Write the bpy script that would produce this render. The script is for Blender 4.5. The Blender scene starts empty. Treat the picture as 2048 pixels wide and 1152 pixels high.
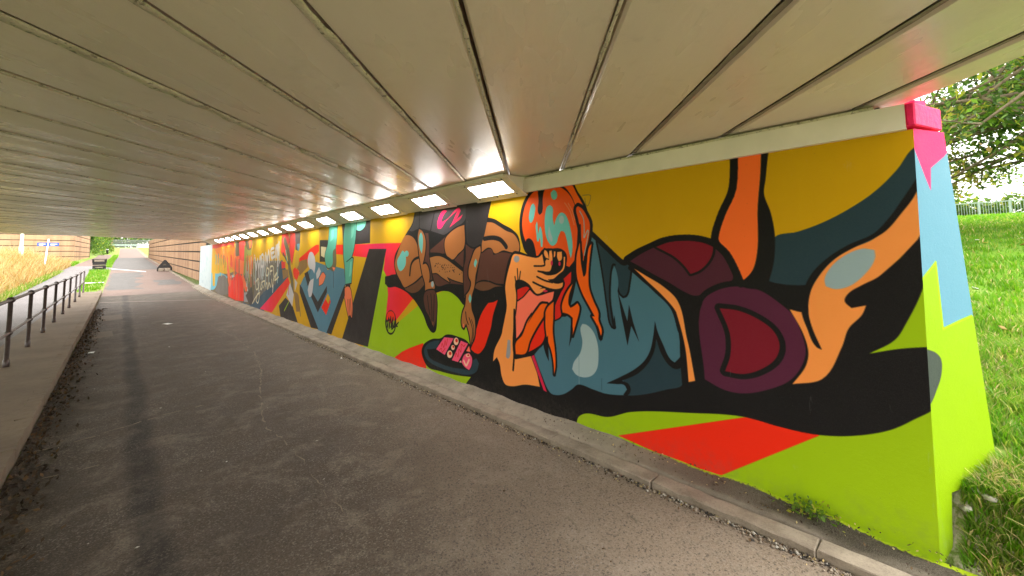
import bpy, bmesh, math, random
import numpy as np
from mathutils import Vector, Matrix
random.seed(4); RS = np.random.RandomState(11)
S = bpy.context.scene
COL = S.collection

# ------------------------------------------------------------------ camera, sky, sun, exposure
CW, CH, CF, CCX, CCY = 2048., 1152., 820., 1024., 446.
cam = bpy.data.cameras.new('camera'); camo = bpy.data.objects.new('camera', cam); COL.objects.link(camo)
R3 = Matrix(((0.7248881347664533, -0.041012273751944675, -0.6876446651261885),
             (-0.6887120437840332, -0.06429153349902099, -0.7221788694410578),
             (-0.014591532531996838, 0.9970880563531186, -0.07484981667531233)))
camo.matrix_world = Matrix.Translation((0, 0, 1.6)) @ R3.to_4x4()
cam.sensor_fit = 'HORIZONTAL'; cam.sensor_width = 36.0
cam.lens = CF / CW * 36.0
cam.shift_x = 0.0; cam.shift_y = -(CH/2 - CCY) / CW
cam.clip_start = 0.02; cam.clip_end = 2000
S.camera = camo

SUN_EL, SUN_AZ = math.radians(52), math.radians(150)      # azimuth clockwise from +Y
w = bpy.data.worlds.new('World'); S.world = w; w.use_nodes = True
wn = w.node_tree; bg = wn.nodes['Background']
sky = wn.nodes.new('ShaderNodeTexSky'); sky.sky_type = 'NISHITA'; sky.sun_disc = False
sky.sun_elevation = SUN_EL; sky.sun_rotation = SUN_AZ
sky.air_density = 1.0; sky.dust_density = 4.0; sky.ozone_density = 1.0
hs = wn.nodes.new('ShaderNodeHueSaturation'); hs.inputs['Saturation'].default_value = 0.16; hs.inputs['Value'].default_value = 1.0
wn.links.new(sky.outputs[0], hs.inputs['Color'])
cl = wn.nodes.new('ShaderNodeMix'); cl.data_type = 'RGBA'; cl.inputs[0].default_value = 0.5   # overcast cloud veil
wn.links.new(hs.outputs[0], cl.inputs[6]); cl.inputs[7].default_value = (9.7, 9.1, 8.3, 1)
wn.links.new(cl.outputs[2], bg.inputs[0]); bg.inputs[1].default_value = 0.15
sl = bpy.data.lights.new('sun', 'SUN'); sl.energy = 0.5; sl.angle = math.radians(20); sl.color = (1.0, 0.95, 0.87)
so = bpy.data.objects.new('sun', sl); COL.objects.link(so)
sd = Vector((math.sin(SUN_AZ)*math.cos(SUN_EL), math.cos(SUN_AZ)*math.cos(SUN_EL), math.sin(SUN_EL)))
so.rotation_euler = sd.to_track_quat('Z', 'Y').to_euler(); so.location = sd*60
S.view_settings.view_transform = 'Standard'; S.view_settings.look = 'None'
S.view_settings.gamma = 1.0; S.view_settings.use_curve_mapping = False
S.view_settings.exposure = 2.15
S.cycles.max_bounces = 10; S.cycles.diffuse_bounces = 6; S.cycles.glossy_bounces = 3
S.cycles.use_denoising = True
try: S.cycles.sample_clamp_indirect = 8.0
except Exception: pass

# ------------------------------------------------------------------ helpers
def tag(o, label=None, cat=None, group=None, kind=None):
    if label: o['label'] = label
    if cat: o['category'] = cat
    if group: o['group'] = group
    if kind: o['kind'] = kind
    return o
def empty(name, loc=(0, 0, 0), label=None, cat=None, group=None):
    o = bpy.data.objects.new(name, None); COL.objects.link(o); o.location = loc; o.empty_display_size = .2
    return tag(o, label, cat, group)
def link(name, me, parent=None):
    o = bpy.data.objects.new(name, me); COL.objects.link(o)
    if parent is not None:
        o.parent = parent; o.location = -parent.location if parent.rotation_euler.z == 0 else (0, 0, 0)
    return o
def mesh(name, verts, faces, mats=(), smooth=False, fmat=None):
    """verts (n,3), faces list of index lists"""
    me = bpy.data.meshes.new(name); me.from_pydata([tuple(map(float, v)) for v in verts], [], [list(map(int, f)) for f in faces])
    for m in (mats if isinstance(mats, (list, tuple)) else [mats]): me.materials.append(m)
    if fmat is not None: me.polygons.foreach_set('material_index', np.asarray(fmat, dtype=np.int32))
    if smooth: me.polygons.foreach_set('use_smooth', [True]*len(me.polygons))
    me.update(); return me
def fastmesh(name, V, Fc, mats, fmat=None, smooth=False):
    V = np.asarray(V, np.float32); Fc = np.asarray(Fc, np.int32); n, k = Fc.shape
    me = bpy.data.meshes.new(name); me.vertices.add(len(V)); me.vertices.foreach_set('co', V.ravel())
    me.loops.add(n*k); me.loops.foreach_set('vertex_index', Fc.ravel())
    me.polygons.add(n); me.polygons.foreach_set('loop_start', np.arange(0, n*k, k, dtype=np.int32))
    try: me.polygons.foreach_set('loop_total', np.full(n, k, np.int32))
    except Exception: pass
    for m in mats: me.materials.append(m)
    if fmat is not None: me.polygons.foreach_set('material_index', np.asarray(fmat, np.int32))
    if smooth: me.polygons.foreach_set('use_smooth', np.ones(n, bool))
    me.update(); me.validate(); return me
class MB:
    def __init__(s): s.bm = bmesh.new()
    def box(s, c, d, rz=0, bev=0.0, taper=1.0):
        r = bmesh.ops.create_cube(s.bm, size=1.0); vs = r['verts']
        for v in vs:
            t = taper if v.co.z > 0 else 1.0
            v.co = Vector((v.co.x*d[0]*t, v.co.y*d[1]*t, v.co.z*d[2]))
        if bev:
            es = list({e for v in vs for e in v.link_edges})
            r2 = bmesh.ops.bevel(s.bm, geom=es, offset=bev, segments=1, affect='EDGES')
            vs = list({v for f in r2['faces'] for v in f.verts} | {v for v in vs if v.is_valid})
        m = Matrix.Translation(c) @ Matrix.Rotation(rz, 4, 'Z')
        bmesh.ops.transform(s.bm, matrix=m, verts=vs); return s
    def prism(s, pts, z0, z1):
        a = [s.bm.verts.new((p[0], p[1], z0)) for p in pts]; b = [s.bm.verts.new((p[0], p[1], z1)) for p in pts]
        n = len(pts); s.bm.faces.new(a[::-1]); s.bm.faces.new(b)
        for i in range(n): s.bm.faces.new((a[i], a[(i+1) % n], b[(i+1) % n], b[i]))
        return s
    def extrude_y(s, prof, y0, y1):      # prof = (x,z) polygon
        a = [s.bm.verts.new((p[0], y0, p[1])) for p in prof]; b = [s.bm.verts.new((p[0], y1, p[1])) for p in prof]
        n = len(prof); s.bm.faces.new(a); s.bm.faces.new(b[::-1])
        for i in range(n): s.bm.faces.new((a[i], b[i], b[(i+1) % n], a[(i+1) % n]))
        bmesh.ops.recalc_face_normals(s.bm, faces=s.bm.faces[:]); return s
    def tube(s, pts, rad, n=8, caps=True):
        pts = [Vector(p) for p in pts]; rings = []
        for i, p in enumerate(pts):
            t = (pts[min(i+1, len(pts)-1)] - pts[max(i-1, 0)]).normalized()
            u = t.orthogonal().normalized() if i == 0 else (u - t*u.dot(t)).normalized()
            v = t.cross(u); r = rad[i] if isinstance(rad, (list, tuple)) else rad
            rings.append([s.bm.verts.new(p + (u*math.cos(2*math.pi*k/n) + v*math.sin(2*math.pi*k/n))*r) for k in range(n)])
        for a, b in zip(rings, rings[1:]):
            for k in range(n): s.bm.faces.new((a[k], a[(k+1) % n], b[(k+1) % n], b[k])).smooth = True
        if caps: s.bm.faces.new(rings[0][::-1]); s.bm.faces.new(rings[-1])
        return s
    def ball(s, c, r, sc=(1, 1, 1)):
        q = bmesh.ops.create_icosphere(s.bm, subdivisions=2, radius=r)
        for v in q['verts']: v.co = Vector((v.co.x*sc[0], v.co.y*sc[1], v.co.z*sc[2])) + Vector(c)
        for v in q['verts']:
            for f in v.link_faces: f.smooth = True
        return s
    def build(s, name, mat, parent=None):
        me = bpy.data.meshes.new(name); bmesh.ops.recalc_face_normals(s.bm, faces=s.bm.faces[:])
        s.bm.to_mesh(me); s.bm.free()
        for m in (mat if isinstance(mat, (list, tuple)) else [mat]): me.materials.append(m)
        return link(name, me, parent)

def srgb(r, g, b):
    f = lambda c: (c/255/12.92) if c/255 <= .04045 else ((c/255+.055)/1.055)**2.4
    return (f(r), f(g), f(b), 1)
class NT:
    """tiny node-graph writer"""
    def __init__(s, name, rough=.7, spec=.3):
        s.m = bpy.data.materials.new(name); s.m.use_nodes = True; s.t = s.m.node_tree
        s.b = s.t.nodes['Principled BSDF']; s.b.inputs['Roughness'].default_value = rough
        s.b.inputs['Specular IOR Level'].default_value = spec
        g = s.t.nodes.new('ShaderNodeNewGeometry'); s.pos = g.outputs['Position']
    def n(s, t, **k):
        q = s.t.nodes.new(t)
        for a, v in k.items(): setattr(q, a, v)
        return q
    def put(s, sock, v):
        if hasattr(v, 'is_output') or isinstance(v, bpy.types.NodeSocket): s.t.links.new(v, sock)
        elif v is not None: sock.default_value = v
    def scale(s, v, vec):
        q = s.n('ShaderNodeVectorMath', operation='MULTIPLY'); s.put(q.inputs[0], v); q.inputs[1].default_value = vec; return q.outputs[0]
    def noise(s, sc, det=3, ro=.55, vec=None, dist=0):
        q = s.n('ShaderNodeTexNoise'); q.inputs['Scale'].default_value = sc; q.inputs['Detail'].default_value = det
        q.inputs['Roughness'].default_value = ro; q.inputs['Distortion'].default_value = dist
        s.put(q.inputs['Vector'], vec if vec is not None else s.pos); return q.outputs[0]
    def voro(s, sc, feat='F1', vec=None, out=0):
        q = s.n('ShaderNodeTexVoronoi', feature=feat); q.inputs['Scale'].default_value = sc
        s.put(q.inputs['Vector'], vec if vec is not None else s.pos); return q.outputs[out]
    def ramp(s, v, a, b, c0=0., c1=1.):
        q = s.n('ShaderNodeMapRange'); q.clamp = True; s.put(q.inputs[0], v)
        q.inputs[1].default_value = a; q.inputs[2].default_value = b; q.inputs[3].default_value = c0; q.inputs[4].default_value = c1
        return q.outputs[0]
    def math(s, op, a, b=None):
        q = s.n('ShaderNodeMath', operation=op); s.put(q.inputs[0], a)
        if b is not None: s.put(q.inputs[1], b)
        return q.outputs[0]
    def mix(s, f, a, b, mode='MIX'):
        q = s.n('ShaderNodeMix', data_type='RGBA', blend_type=mode); s.put(q.inputs[0], f); s.put(q.inputs[6], a); s.put(q.inputs[7], b); return q.outputs[2]
    def sep(s):
        q = s.n('ShaderNodeSeparateXYZ'); s.put(q.inputs[0], s.pos); return q.outputs
    def color(s, c): s.put(s.b.inputs['Base Color'], c); return s
    def rough(s, c): s.put(s.b.inputs['Roughness'], c); return s
    def bump(s, h, st=.3, d=.01):
        q = s.n('ShaderNodeBump'); q.inputs['Strength'].default_value = st; q.inputs['Distance'].default_value = d
        s.put(q.inputs['Height'], h); s.t.links.new(q.outputs[0], s.b.inputs['Normal']); return s
def simple(name, c, rough=.7, var=.18, sc=8., spec=.3, bump=.1, metal=0.):
    t = NT(name, rough, spec); v = t.noise(sc, 4)
    k = t.ramp(v, .3, .7, 1-var, 1+var); q = t.n('ShaderNodeVectorMath', operation='SCALE'); q.inputs[0].default_value = c[:3]; t.put(q.inputs['Scale'], k)
    t.color(q.outputs[0]); t.b.inputs['Metallic'].default_value = metal
    if bump: t.bump(v, bump, .01)
    return t.m

# ------------------------------------------------------------------ terrain
def g(y):
    if y < 17: return 0.0
    if y < 27: return .0295*(y-17)**2/20
    if y < 90: return .1475 + .0295*(y-27)
    if y < 160: return 2.006 + .042*(y-90)
    return 4.95 + .02*(y-160)
def sstep(a, b, x):
    t = min(1, max(0, (x-a)/(b-a))); return t*t*(3-2*t)
def lerp_tab(x, T):
    if x <= T[0][0]: return T[0][1]
    for (a, u), (b, v) in zip(T, T[1:]):
        if x <= b: return u + (v-u)*(x-a)/(b-a)
    return T[-1][1]
BANK = [(2.95, -.02), (3.08, .1), (3.16, .36), (3.6, .47), (4.2, .6), (6, 1.0), (9, 1.55), (12, 1.95), (20, 2.55), (43, 3.62), (60, 3.9), (120, 4.5)]
def hz(x, y):
    z = g(y)
    if x < -3.2 and y < 66:
        up = 1.05*sstep(-3.2, -5.6, x) + .6*sstep(-6, -14, x)
        z += up*sstep(19, 25, y)*(1-sstep(46, 60, y)) + .35*sstep(-3.4, -7, x)*sstep(40, 60, y)
    if x > 2.95:
        b = lerp_tab(x, BANK)
        if y > .1:
            k = sstep(3.4, 6.5, x)
            b = b*(1-k) + k*max(b, min(2.3, b+.9*(y-.1)))
            if x < 3.45: b = -.15 + z if y > .15 else b
            if y > 23: b = z + 2.55*sstep(3.2, 3.5, x)*(1-sstep(72, 84, y)) if x < 4 else max(z+2.55*(1-sstep(72, 86, y)), b*(1-sstep(60, 86, y)))
        z = b if y < 23 else b
    return z

# ------------------------------------------------------------------ materials
def asphalt(name, base, dark, tint, streak=False):
    t = NT(name, .82, .35)
    big = t.noise(.55, 5, .6); mid = t.noise(3.2, 5, .65); fine = t.noise(260, 3, .8); grit = t.voro(330, out=0)
    grit2 = t.voro(120, out=1)
    c = t.mix(t.ramp(big, .35, .68), base, dark)
    c = t.mix(t.math('MULTIPLY', t.ramp(mid, .48, .75), .55), c, tint)
    if streak:
        X, Y, Z = t.sep()
        wob = t.math('MULTIPLY', t.math('SUBTRACT', t.noise(.8, 3), .5), .22)
        d = t.math('ABSOLUTE', t.math('SUBTRACT', t.math('ADD', X, wob), .19))
        k = t.math('MULTIPLY', t.ramp(d, .04, .12, 1, 0), t.ramp(t.noise(2.5, 4), .25, .6, .6, 1.))
        c = t.mix(k, c, (.012, .009, .008, 1))                                     # oily drip line along the middle
        # dusty, silted margins beside both kerbs
        e1 = t.math('MULTIPLY', t.ramp(t.math('ADD', X, t.math('MULTIPLY', t.noise(2.2, 5), .8)), 1.7, 3.0, 0, .85), t.ramp(Y, 1., 9., 1, .35))
        c = t.mix(e1, c, (.30, .235, .17, 1))
        c = t.mix(t.math('MULTIPLY', t.ramp(t.math('SUBTRACT', t.math('MULTIPLY', X, .7), t.math('ADD', Y, t.math('MULTIPLY', t.noise(1.5, 5), 1.2))), -3.0, .4), .75), c, (.34, .27, .20, 1))   # dust at the mouth, with the daylight falling in there painted in too
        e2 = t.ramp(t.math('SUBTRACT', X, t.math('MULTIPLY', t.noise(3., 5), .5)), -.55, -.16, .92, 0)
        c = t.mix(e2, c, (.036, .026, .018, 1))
        pt = t.math('MULTIPLY', t.math('MULTIPLY', t.math('MULTIPLY', t.ramp(t.noise(2.4, 7, .75, dist=.4), .50, .64), t.ramp(t.noise(70, 3, .7), .35, .6, .2, 1.)), t.ramp(Y, 2, 8, 1., .35)), .7)
        c = t.mix(pt, c, (.38, .32, .25, 1))                                       # scuffed pale patches
        wv = t.n('ShaderNodeTexNoise'); wv.inputs['Scale'].default_value = 1.3; wv.inputs['Detail'].default_value = 5; t.put(wv.inputs['Vector'], t.pos)
        ad = t.n('ShaderNodeVectorMath', operation='MULTIPLY_ADD'); t.put(ad.inputs[0], wv.outputs[1]); ad.inputs[1].default_value = (1.3, 1.3, 0); t.put(ad.inputs[2], t.pos)
        cr = t.voro(.30, 'DISTANCE_TO_EDGE', ad.outputs[0])
        ck = t.math('MULTIPLY', t.ramp(cr, .0, .012, 1, 0), t.ramp(t.noise(2.3, 4), .48, .62, 0, .38))
        c = t.mix(ck, c, (.26, .23, .19, 1))
    sp = t.n('ShaderNodeSeparateColor'); t.put(sp.inputs[0], grit2)
    c = t.mix(t.ramp(fine, .35, .65, .0, .75), c, t.mix(.6, c, (.010, .008, .007, 1)))
    c = t.mix(t.math('MULTIPLY', t.ramp(sp.outputs[0], .72, .95), t.ramp(t.noise(1.3, 4), .35, .65, .15, .5)), c, (.30, .27, .23, 1))       # pale chippings
    c = t.mix(t.math('MULTIPLY', t.ramp(sp.outputs[1], .78, .95), .6), c, (.03, .025, .022, 1))
    c = t.mix(t.ramp(t.noise(95, 3, .7), .42, .66, 0, .38), c, t.mix(.35, c, (.42, .33, .24, 1)))
    c = t.mix(t.ramp(t.noise(70, 3, .7), .45, .66, 0, .45), c, t.mix(.7, c, (.008, .006, .005, 1)))
    if streak: c = t.mix(t.math('MULTIPLY', k, .5), c, (.014, .010, .008, 1))
    t.color(c).rough(t.ramp(mid, .3, .7, .68, .9))
    h = t.math('ADD', t.math('MULTIPLY', fine, .6), t.math('MULTIPLY', grit, .8))
    t.bump(h, .8, .005); return t.m
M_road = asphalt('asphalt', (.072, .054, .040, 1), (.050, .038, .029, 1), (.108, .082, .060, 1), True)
M_patch = asphalt('asphalt_grey', (.105, .108, .112, 1), (.085, .088, .092, 1), (.13, .13, .13, 1))
M_red = asphalt('asphalt_red', (.20, .125, .105, 1), (.15, .10, .085, 1), (.25, .17, .15, 1))
M_path = asphalt('path_tarmac', (.23, .22, .235, 1), (.18, .175, .19, 1), (.28, .27, .28, 1))
def concrete(name, c, dirt, rough=.85, sc=2.5, bump=.4, flake=0.):
    t = NT(name, rough, .3); a = t.noise(sc, 6, .65); b = t.noise(sc*14, 4, .6); f = t.noise(220, 2, .7)
    k = t.mix(t.ramp(a, .38, .66), c, dirt); k = t.mix(t.ramp(b, .5, .75, 0, .45), k, tuple(v*.55 for v in dirt[:3])+(1,))
    k = t.mix(t.ramp(f, .4, .7, 0, .3), k, tuple(min(1, v*1.35) for v in c[:3])+(1,))
    if flake: k = t.mix(t.ramp(t.noise(30, 5, .7, dist=.6), .56, .62, 0, flake), k, (.10, .08, .06, 1))
    t.color(k); t.bump(t.math('ADD', t.math('MULTIPLY', b, 1.), t.math('MULTIPLY', f, .35)), bump, .006); return t.m
M_kerb = concrete('kerb_concrete', (.30, .255, .20, 1), (.16, .13, .10, 1), sc=5)
M_slab = concrete('pavement_concrete', (.185, .145, .105, 1), (.13, .10, .072, 1), sc=1.3)
def footing_mat():
    t = NT('footing_concrete', .9, .2); X, Y, Z = t.sep()
    a = t.noise(2.2, 6, .65); b = t.noise(30, 4, .6); f = t.noise(230, 2, .8)
    c = t.mix(t.ramp(a, .4, .65), (.33, .285, .225, 1), (.19, .16, .12, 1))
    soil = t.math('MULTIPLY', t.ramp(t.math('ADD', X, t.math('MULTIPLY', t.noise(4, 5), .22)), 2.85, 2.98), t.ramp(Y, .7, 2.2, 1, .12))
    c = t.mix(soil, c, (.045, .036, .026, 1))
    c = t.mix(t.ramp(b, .55, .75, 0, .6), c, (.07, .06, .05, 1)); c = t.mix(t.ramp(f, .4, .7, 0, .3), c, (.34, .31, .26, 1))
    spl = t.math('MULTIPLY', t.ramp(t.math('ADD', X, t.math('MULTIPLY', t.noise(45, 4), .05)), 2.992, 3.0), t.ramp(Y, 1.4, 1.7, 1, 0))
    c = t.mix(t.math('MULTIPLY', spl, .8), c, srgb(165, 190, 5))                    # paint run-off along the foot of the wall
    t.color(c); t.bump(t.math('ADD', b, t.math('MULTIPLY', f, .5)), .7, .008); return t.m
M_foot = footing_mat()
def soffit_mat():
    t = NT('cream_soffit_paint', .4, .55)
    d = t.n('ShaderNodeVectorRotate', rotation_type='Z_AXIS'); t.put(d.inputs['Vector'], t.pos); d.inputs['Angle'].default_value = math.radians(46.2)
    st = t.scale(d.outputs[0], (2.2, .45, 1)); a = t.noise(1.2, 4, .6, st); b = t.noise(9, 4, .6); f = t.noise(420, 2, .7)
    c = t.mix(t.ramp(a, .3, .7), (.89, .785, .695, 1), (.83, .725, .63, 1))
    c = t.mix(t.ramp(b, .6, .8, 0, .25), c, (.5, .43, .36, 1)); c = t.mix(t.ramp(f, .45, .75, 0, .16), c, (.35, .3, .25, 1))
    dm = t.math('MULTIPLY', t.ramp(t.noise(1.9, 6, .7, dist=.8), .58, .72), .22); c = t.mix(dm, c, (.42, .34, .26, 1))          # damp, sooty patches
    r = t.noise(2.4, 3, .5, st)
    oi = t.n('ShaderNodeObjectInfo').outputs['Random']
    c = t.mix(t.ramp(oi, 0, 1, 0, .14), c, (.72, .61, .52, 1))
    t.color(c).rough(t.ramp(r, .3, .7, .22, .40))
    fs = t.scale(d.outputs[0], (9., .8, 1)); t.bump(t.math('ADD', t.math('ADD', t.math('MULTIPLY', t.noise(4, 3, .5, st), 1.), t.math('MULTIPLY', t.noise(1.5, 4, .6, fs), .7)), t.math('MULTIPLY', f, .05)), .30, .012); return t.m
M_soff = soffit_mat()
M_mortar = concrete('joint_mortar_paint', (.70, .63, .53, 1), (.50, .43, .35, 1), .8, 6, .8, .75)
M_mortar2 = concrete('joint_mortar_bare', (.34, .295, .235, 1), (.22, .19, .15, 1), .9, 9, .9)
M_dark = simple('dark_gap', (.05, .045, .04), .95)
M_ledge = simple('ledge_paint', (.80, .735, .675), .6, .05, 6, .3, .25)
M_house = simple('housing_paint', (.80, .73, .67), .42, .06, 3, .5, .05)
M_rail = simple('rail_paint', (.060, .042, .040), .42, .35, 30, .5, .2)
M_grey = simple('fence_paint', (.27, .34, .31), .5, .1, 5)
M_white = simple('white_paint', (.78, .80, .80), .6, .06, 4)
M_black = simple('black_plastic', (.018, .016, .016), .5, .2, 10)
M_blue = simple('sign_blue', (.03, .08, .35), .45, .05, 5)
M_bark = simple('bark', (.16, .125, .085), .9, .4, 14, .2, .6)
M_stone = simple('limestone', (.42, .40, .35), .9, .3, 30, .2, .6)
def lit():
    t = NT('lamp_diffuser', .4); t.color((.8, .8, .8, 1)); t.b.inputs['Emission Color'].default_value = (1, .97, .93, 1)
    t.b.inputs['Emission Strength'].default_value = 11.0; return t.m
M_lamp = lit()
def leaf(name, c, rough=.5, tr=.35):
    t = NT(name, rough, .4); oi = t.noise(.9, 3); q = t.noise(14, 2)
    k = t.mix(t.ramp(oi, .3, .7), c, tuple(v*f for v, f in zip(c[:3], (.6, .72, .55)))+(1,))
    k = t.mix(t.ramp(q, .35, .75, 0, .5), k, tuple(min(1, v*f) for v, f in zip(c[:3], (1.7, 1.35, 1.0)))+(1,))
    t.color(k)
    tl = t.n('ShaderNodeBsdfTranslucent'); t.put(tl.inputs[0], k); mx = t.n('ShaderNodeMixShader'); mx.inputs[0].default_value = tr
    out = t.t.nodes['Material Output']; t.t.links.new(t.b.outputs[0], mx.inputs[1]); t.t.links.new(tl.outputs[0], mx.inputs[2]); t.t.links.new(mx.outputs[0], out.inputs[0])
    return t.m
L_dark = leaf('leaf_dark', (.055, .12, .022, 1), .5, .5); L_mid = leaf('leaf_mid', (.12, .23, .028, 1), .5, .5); L_yel = leaf('leaf_yellow', (.32, .34, .045, 1), .5, .5); L_tan = leaf('leaf_tan', (.34, .24, .08, 1), .5, .45)
L_grass = leaf('grass_blade', (.13, .32, .012, 1), .5, .5); L_grass2 = leaf('grass_blade_pale', (.27, .37, .06, 1), .5, .5); L_straw = leaf('straw', (.58, .48, .26, 1), .6, .5); L_gold = leaf('dry_grass_gold', (.50, .33, .125, 1), .6, .4); L_gold2 = leaf('dry_grass_tan', (.36, .19, .065, 1), .6, .4)
L_dead = leaf('dead_leaf', (.10, .06, .03, 1), .8, .1); L_dead2 = leaf('dead_leaf_dark', (.045, .03, .02, 1), .8, .1)
def ground_mat():
    t = NT('grassy_ground', .95, .1); X, Y, Z = t.sep()
    a = t.noise(1.1, 5, .6); b = t.noise(22, 4, .7)
    c = t.mix(t.ramp(a, .35, .65), (.10, .24, .012, 1), (.13, .27, .02, 1)); c = t.mix(t.ramp(b, .4, .75, 0, .7), c, (.10, .15, .03, 1))
    dry = t.math('MULTIPLY', t.ramp(t.noise(2.6, 5, .65), .42, .6), t.ramp(X, 3.8, 8, .75, .1))
    c = t.mix(dry, c, (.30, .26, .13, 1))
    soil = t.math('MULTIPLY', t.ramp(t.math('ADD', X, t.math('MULTIPLY', b, .3)), 3.15, 3.55, 1, 0), t.ramp(X, 2, 2.5, 0, 1))
    c = t.mix(soil, c, t.mix(t.ramp(b, .45, .6), (.14, .20, .05, 1), (.40, .37, .29, 1)))
    t.color(c); t.bump(b, .8, .03); return t.m
M_ground = ground_mat()
def brickwall():
    t = NT('brown_textured_panel', .9, .2); X, Y, Z = t.sep()
    v = t.scale(t.pos, (1, 1, .12)); st = t.noise(1.1, 5, .6, v); b = t.noise(18, 5, .7); f = t.noise(60, 3, .7)
    c = t.mix(t.ramp(st, .42, .62), (.40, .255, .15, 1), (.27, .16, .10, 1)); c = t.mix(t.ramp(b, .4, .75, 0, .6), c, (.42, .28, .18, 1))
    oi = t.n('ShaderNodeObjectInfo').outputs['Random']; c = t.mix(t.ramp(oi, 0, 1, 0, .12), c, (.20, .13, .09, 1))
    t.color(c); t.bump(t.math('ADD', b, f), .9, .03); return t.m
M_brick = brickwall()

# ------------------------------------------------------------------ painted faces: a small scan-line painter makes the flat print of the mural
PAL = dict(Y=(206,158,0), Y2=(190,150,40), Y3=(150,150,72), L=(152,188,2), R=(236,40,8), R2=(214,32,18), R3=(222,58,52), P=(238,36,92), p2=(240,84,120), p3=(205,32,72), K=(20,18,20), K2=(46,40,42), K3=(74,66,64), D=(62,57,60),
 D2=(112,106,100), S=(246,150,74), O=(246,98,2), O2=(238,132,20), O3=(232,104,52), o=(236,82,0), T=(72,114,132), t=(38,60,71), M=(78,33,50), M2=(84,31,58), m=(120,18,38), A=(108,188,184), A2=(96,166,186), G=(150,172,182), G2=(152,152,158),
 W=(158,180,186), W2=(120,150,160), W3=(196,192,200), W4=(205,200,202), B=(170,104,54), B2=(166,108,60), b=(86,50,40), b2=(104,66,44), b3=(142,108,62), b4=(104,94,72), E=(255,118,92), E2=(240,190,160), E3=(232,120,70), E4=(236,122,82),
 C=(222,208,168), C2=(216,206,176), X=(255,112,44), N=(84,128,152), N2=(58,84,106), g=(86,168,148), g2=(112,196,178))
PAL['none'] = (0, 0, 0)
class Painter:
    def __init__(s, w, h, res, bgc, y0=0., z0=0.):
        s.res, s.y0, s.z0 = res, y0, z0; s.w, s.h = int(w*res), int(h*res)
        s.a = np.empty((s.h, s.w, 3), np.float32); s.a[:] = np.array(bgc, np.float32)/255
    def px(s, p): return (np.asarray(p, float) - (s.y0, s.z0))*s.res
    @staticmethod
    def smooth(P):
        n = len(P); out = []
        d = np.roll(P, -1, 0)-P; L = np.hypot(d[:, 0], d[:, 1])+1e-9; u = d/L[:, None]; up = np.roll(u, 1, 0)
        corner = (u*up).sum(1) < .45
        tan = (u+up); tan /= (np.hypot(tan[:, 0], tan[:, 1])+1e-9)[:, None]
        for i in range(n):
            j = (i+1) % n; m0 = (u[i] if corner[i] else tan[i])*L[i]; m1 = (u[i] if corner[j] else tan[j])*L[i]
            k = 7
            for q in range(k):
                x = q/k; out.append((2*x**3-3*x*x+1)*P[i]+(x**3-2*x*x+x)*m0+(-2*x**3+3*x*x)*P[j]+(x**3-x*x)*m1)
        return np.array(out)
    def cover(s, P):
        SS = 3; x0 = max(0, int(P[:, 0].min())-1); x1 = min(s.w, int(P[:, 0].max())+2); r0 = max(0, int(P[:, 1].min())-1); r1 = min(s.h, int(P[:, 1].max())+2)
        if x1 <= x0 or r1 <= r0: return None
        C = np.zeros((r1-r0, x1-x0+1), np.float32); Q = np.roll(P, -1, 0)
        for r in range(r0, r1):
            for q in range(SS):
                y = r+(q+.5)/SS; m = (P[:, 1] <= y) != (Q[:, 1] <= y)
                if not m.any(): continue
                a, b = P[m], Q[m]; xs = np.sort(a[:, 0]+(y-a[:, 1])/(b[:, 1]-a[:, 1])*(b[:, 0]-a[:, 0]))-x0
                for i in range(0, len(xs)-1, 2):
                    l, h = max(0, xs[i]), min(x1-x0, xs[i+1])
                    if h <= l: continue
                    il, ih = int(l), int(h)
                    if il == ih: C[r-r0, il] += (h-l)/SS
                    else:
                        C[r-r0, il] += (il+1-l)/SS; C[r-r0, il+1:ih] += 1./SS; C[r-r0, ih] += (h-ih)/SS
        return x0, r0, np.clip(C[:, :-1], 0, 1)
    def put(s, box, col, col2=None):
        if box is None: return
        x0, r0, C = box; v = s.a[r0:r0+C.shape[0], x0:x0+C.shape[1]]; c = np.array(col, np.float32)/255
        if col2 is not None:
            k = np.linspace(0, 1, C.shape[1])[None, :, None]; k = np.clip(k*1.6-.3, 0, 1); c = np.array(col2, np.float32)/255*k+c*(1-k)   # image x grows along +y: away from the camera
        v += (c-v)*C[:, :, None]
    def stroke(s, pts, w, col, closed=False):
        P = s.px(pts); 
        if closed: P = np.vstack([P, P[:1]])
        hw = max(w*s.res/2, .35)
        for a, b in zip(P, P[1:]):
            x0 = max(0, int(min(a[0], b[0])-hw-2)); x1 = min(s.w, int(max(a[0], b[0])+hw+3)); r0 = max(0, int(min(a[1], b[1])-hw-2)); r1 = min(s.h, int(max(a[1], b[1])+hw+3))
            if x1 <= x0 or r1 <= r0: continue
            gy, gx = np.mgrid[r0:r1, x0:x1]; gx = gx+.5; gy = gy+.5; d = b-a; l2 = (d*d).sum()+1e-9
            t = np.clip(((gx-a[0])*d[0]+(gy-a[1])*d[1])/l2, 0, 1); D = np.hypot(gx-a[0]-t*d[0], gy-a[1]-t*d[1])
            s.put((x0, r0, np.clip(hw+.5-D, 0, 1).astype(np.float32)), col)
    def fill(s, pts, col, col2=None, sm=True, o=0):
        P = np.asarray(pts, float)
        if sm and len(P) > 3: P = s.smooth(P)
        if o: s.stroke(P, 2*o, PAL['K'], True)
        s.put(s.cover(s.px(P)), col, col2)
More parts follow.
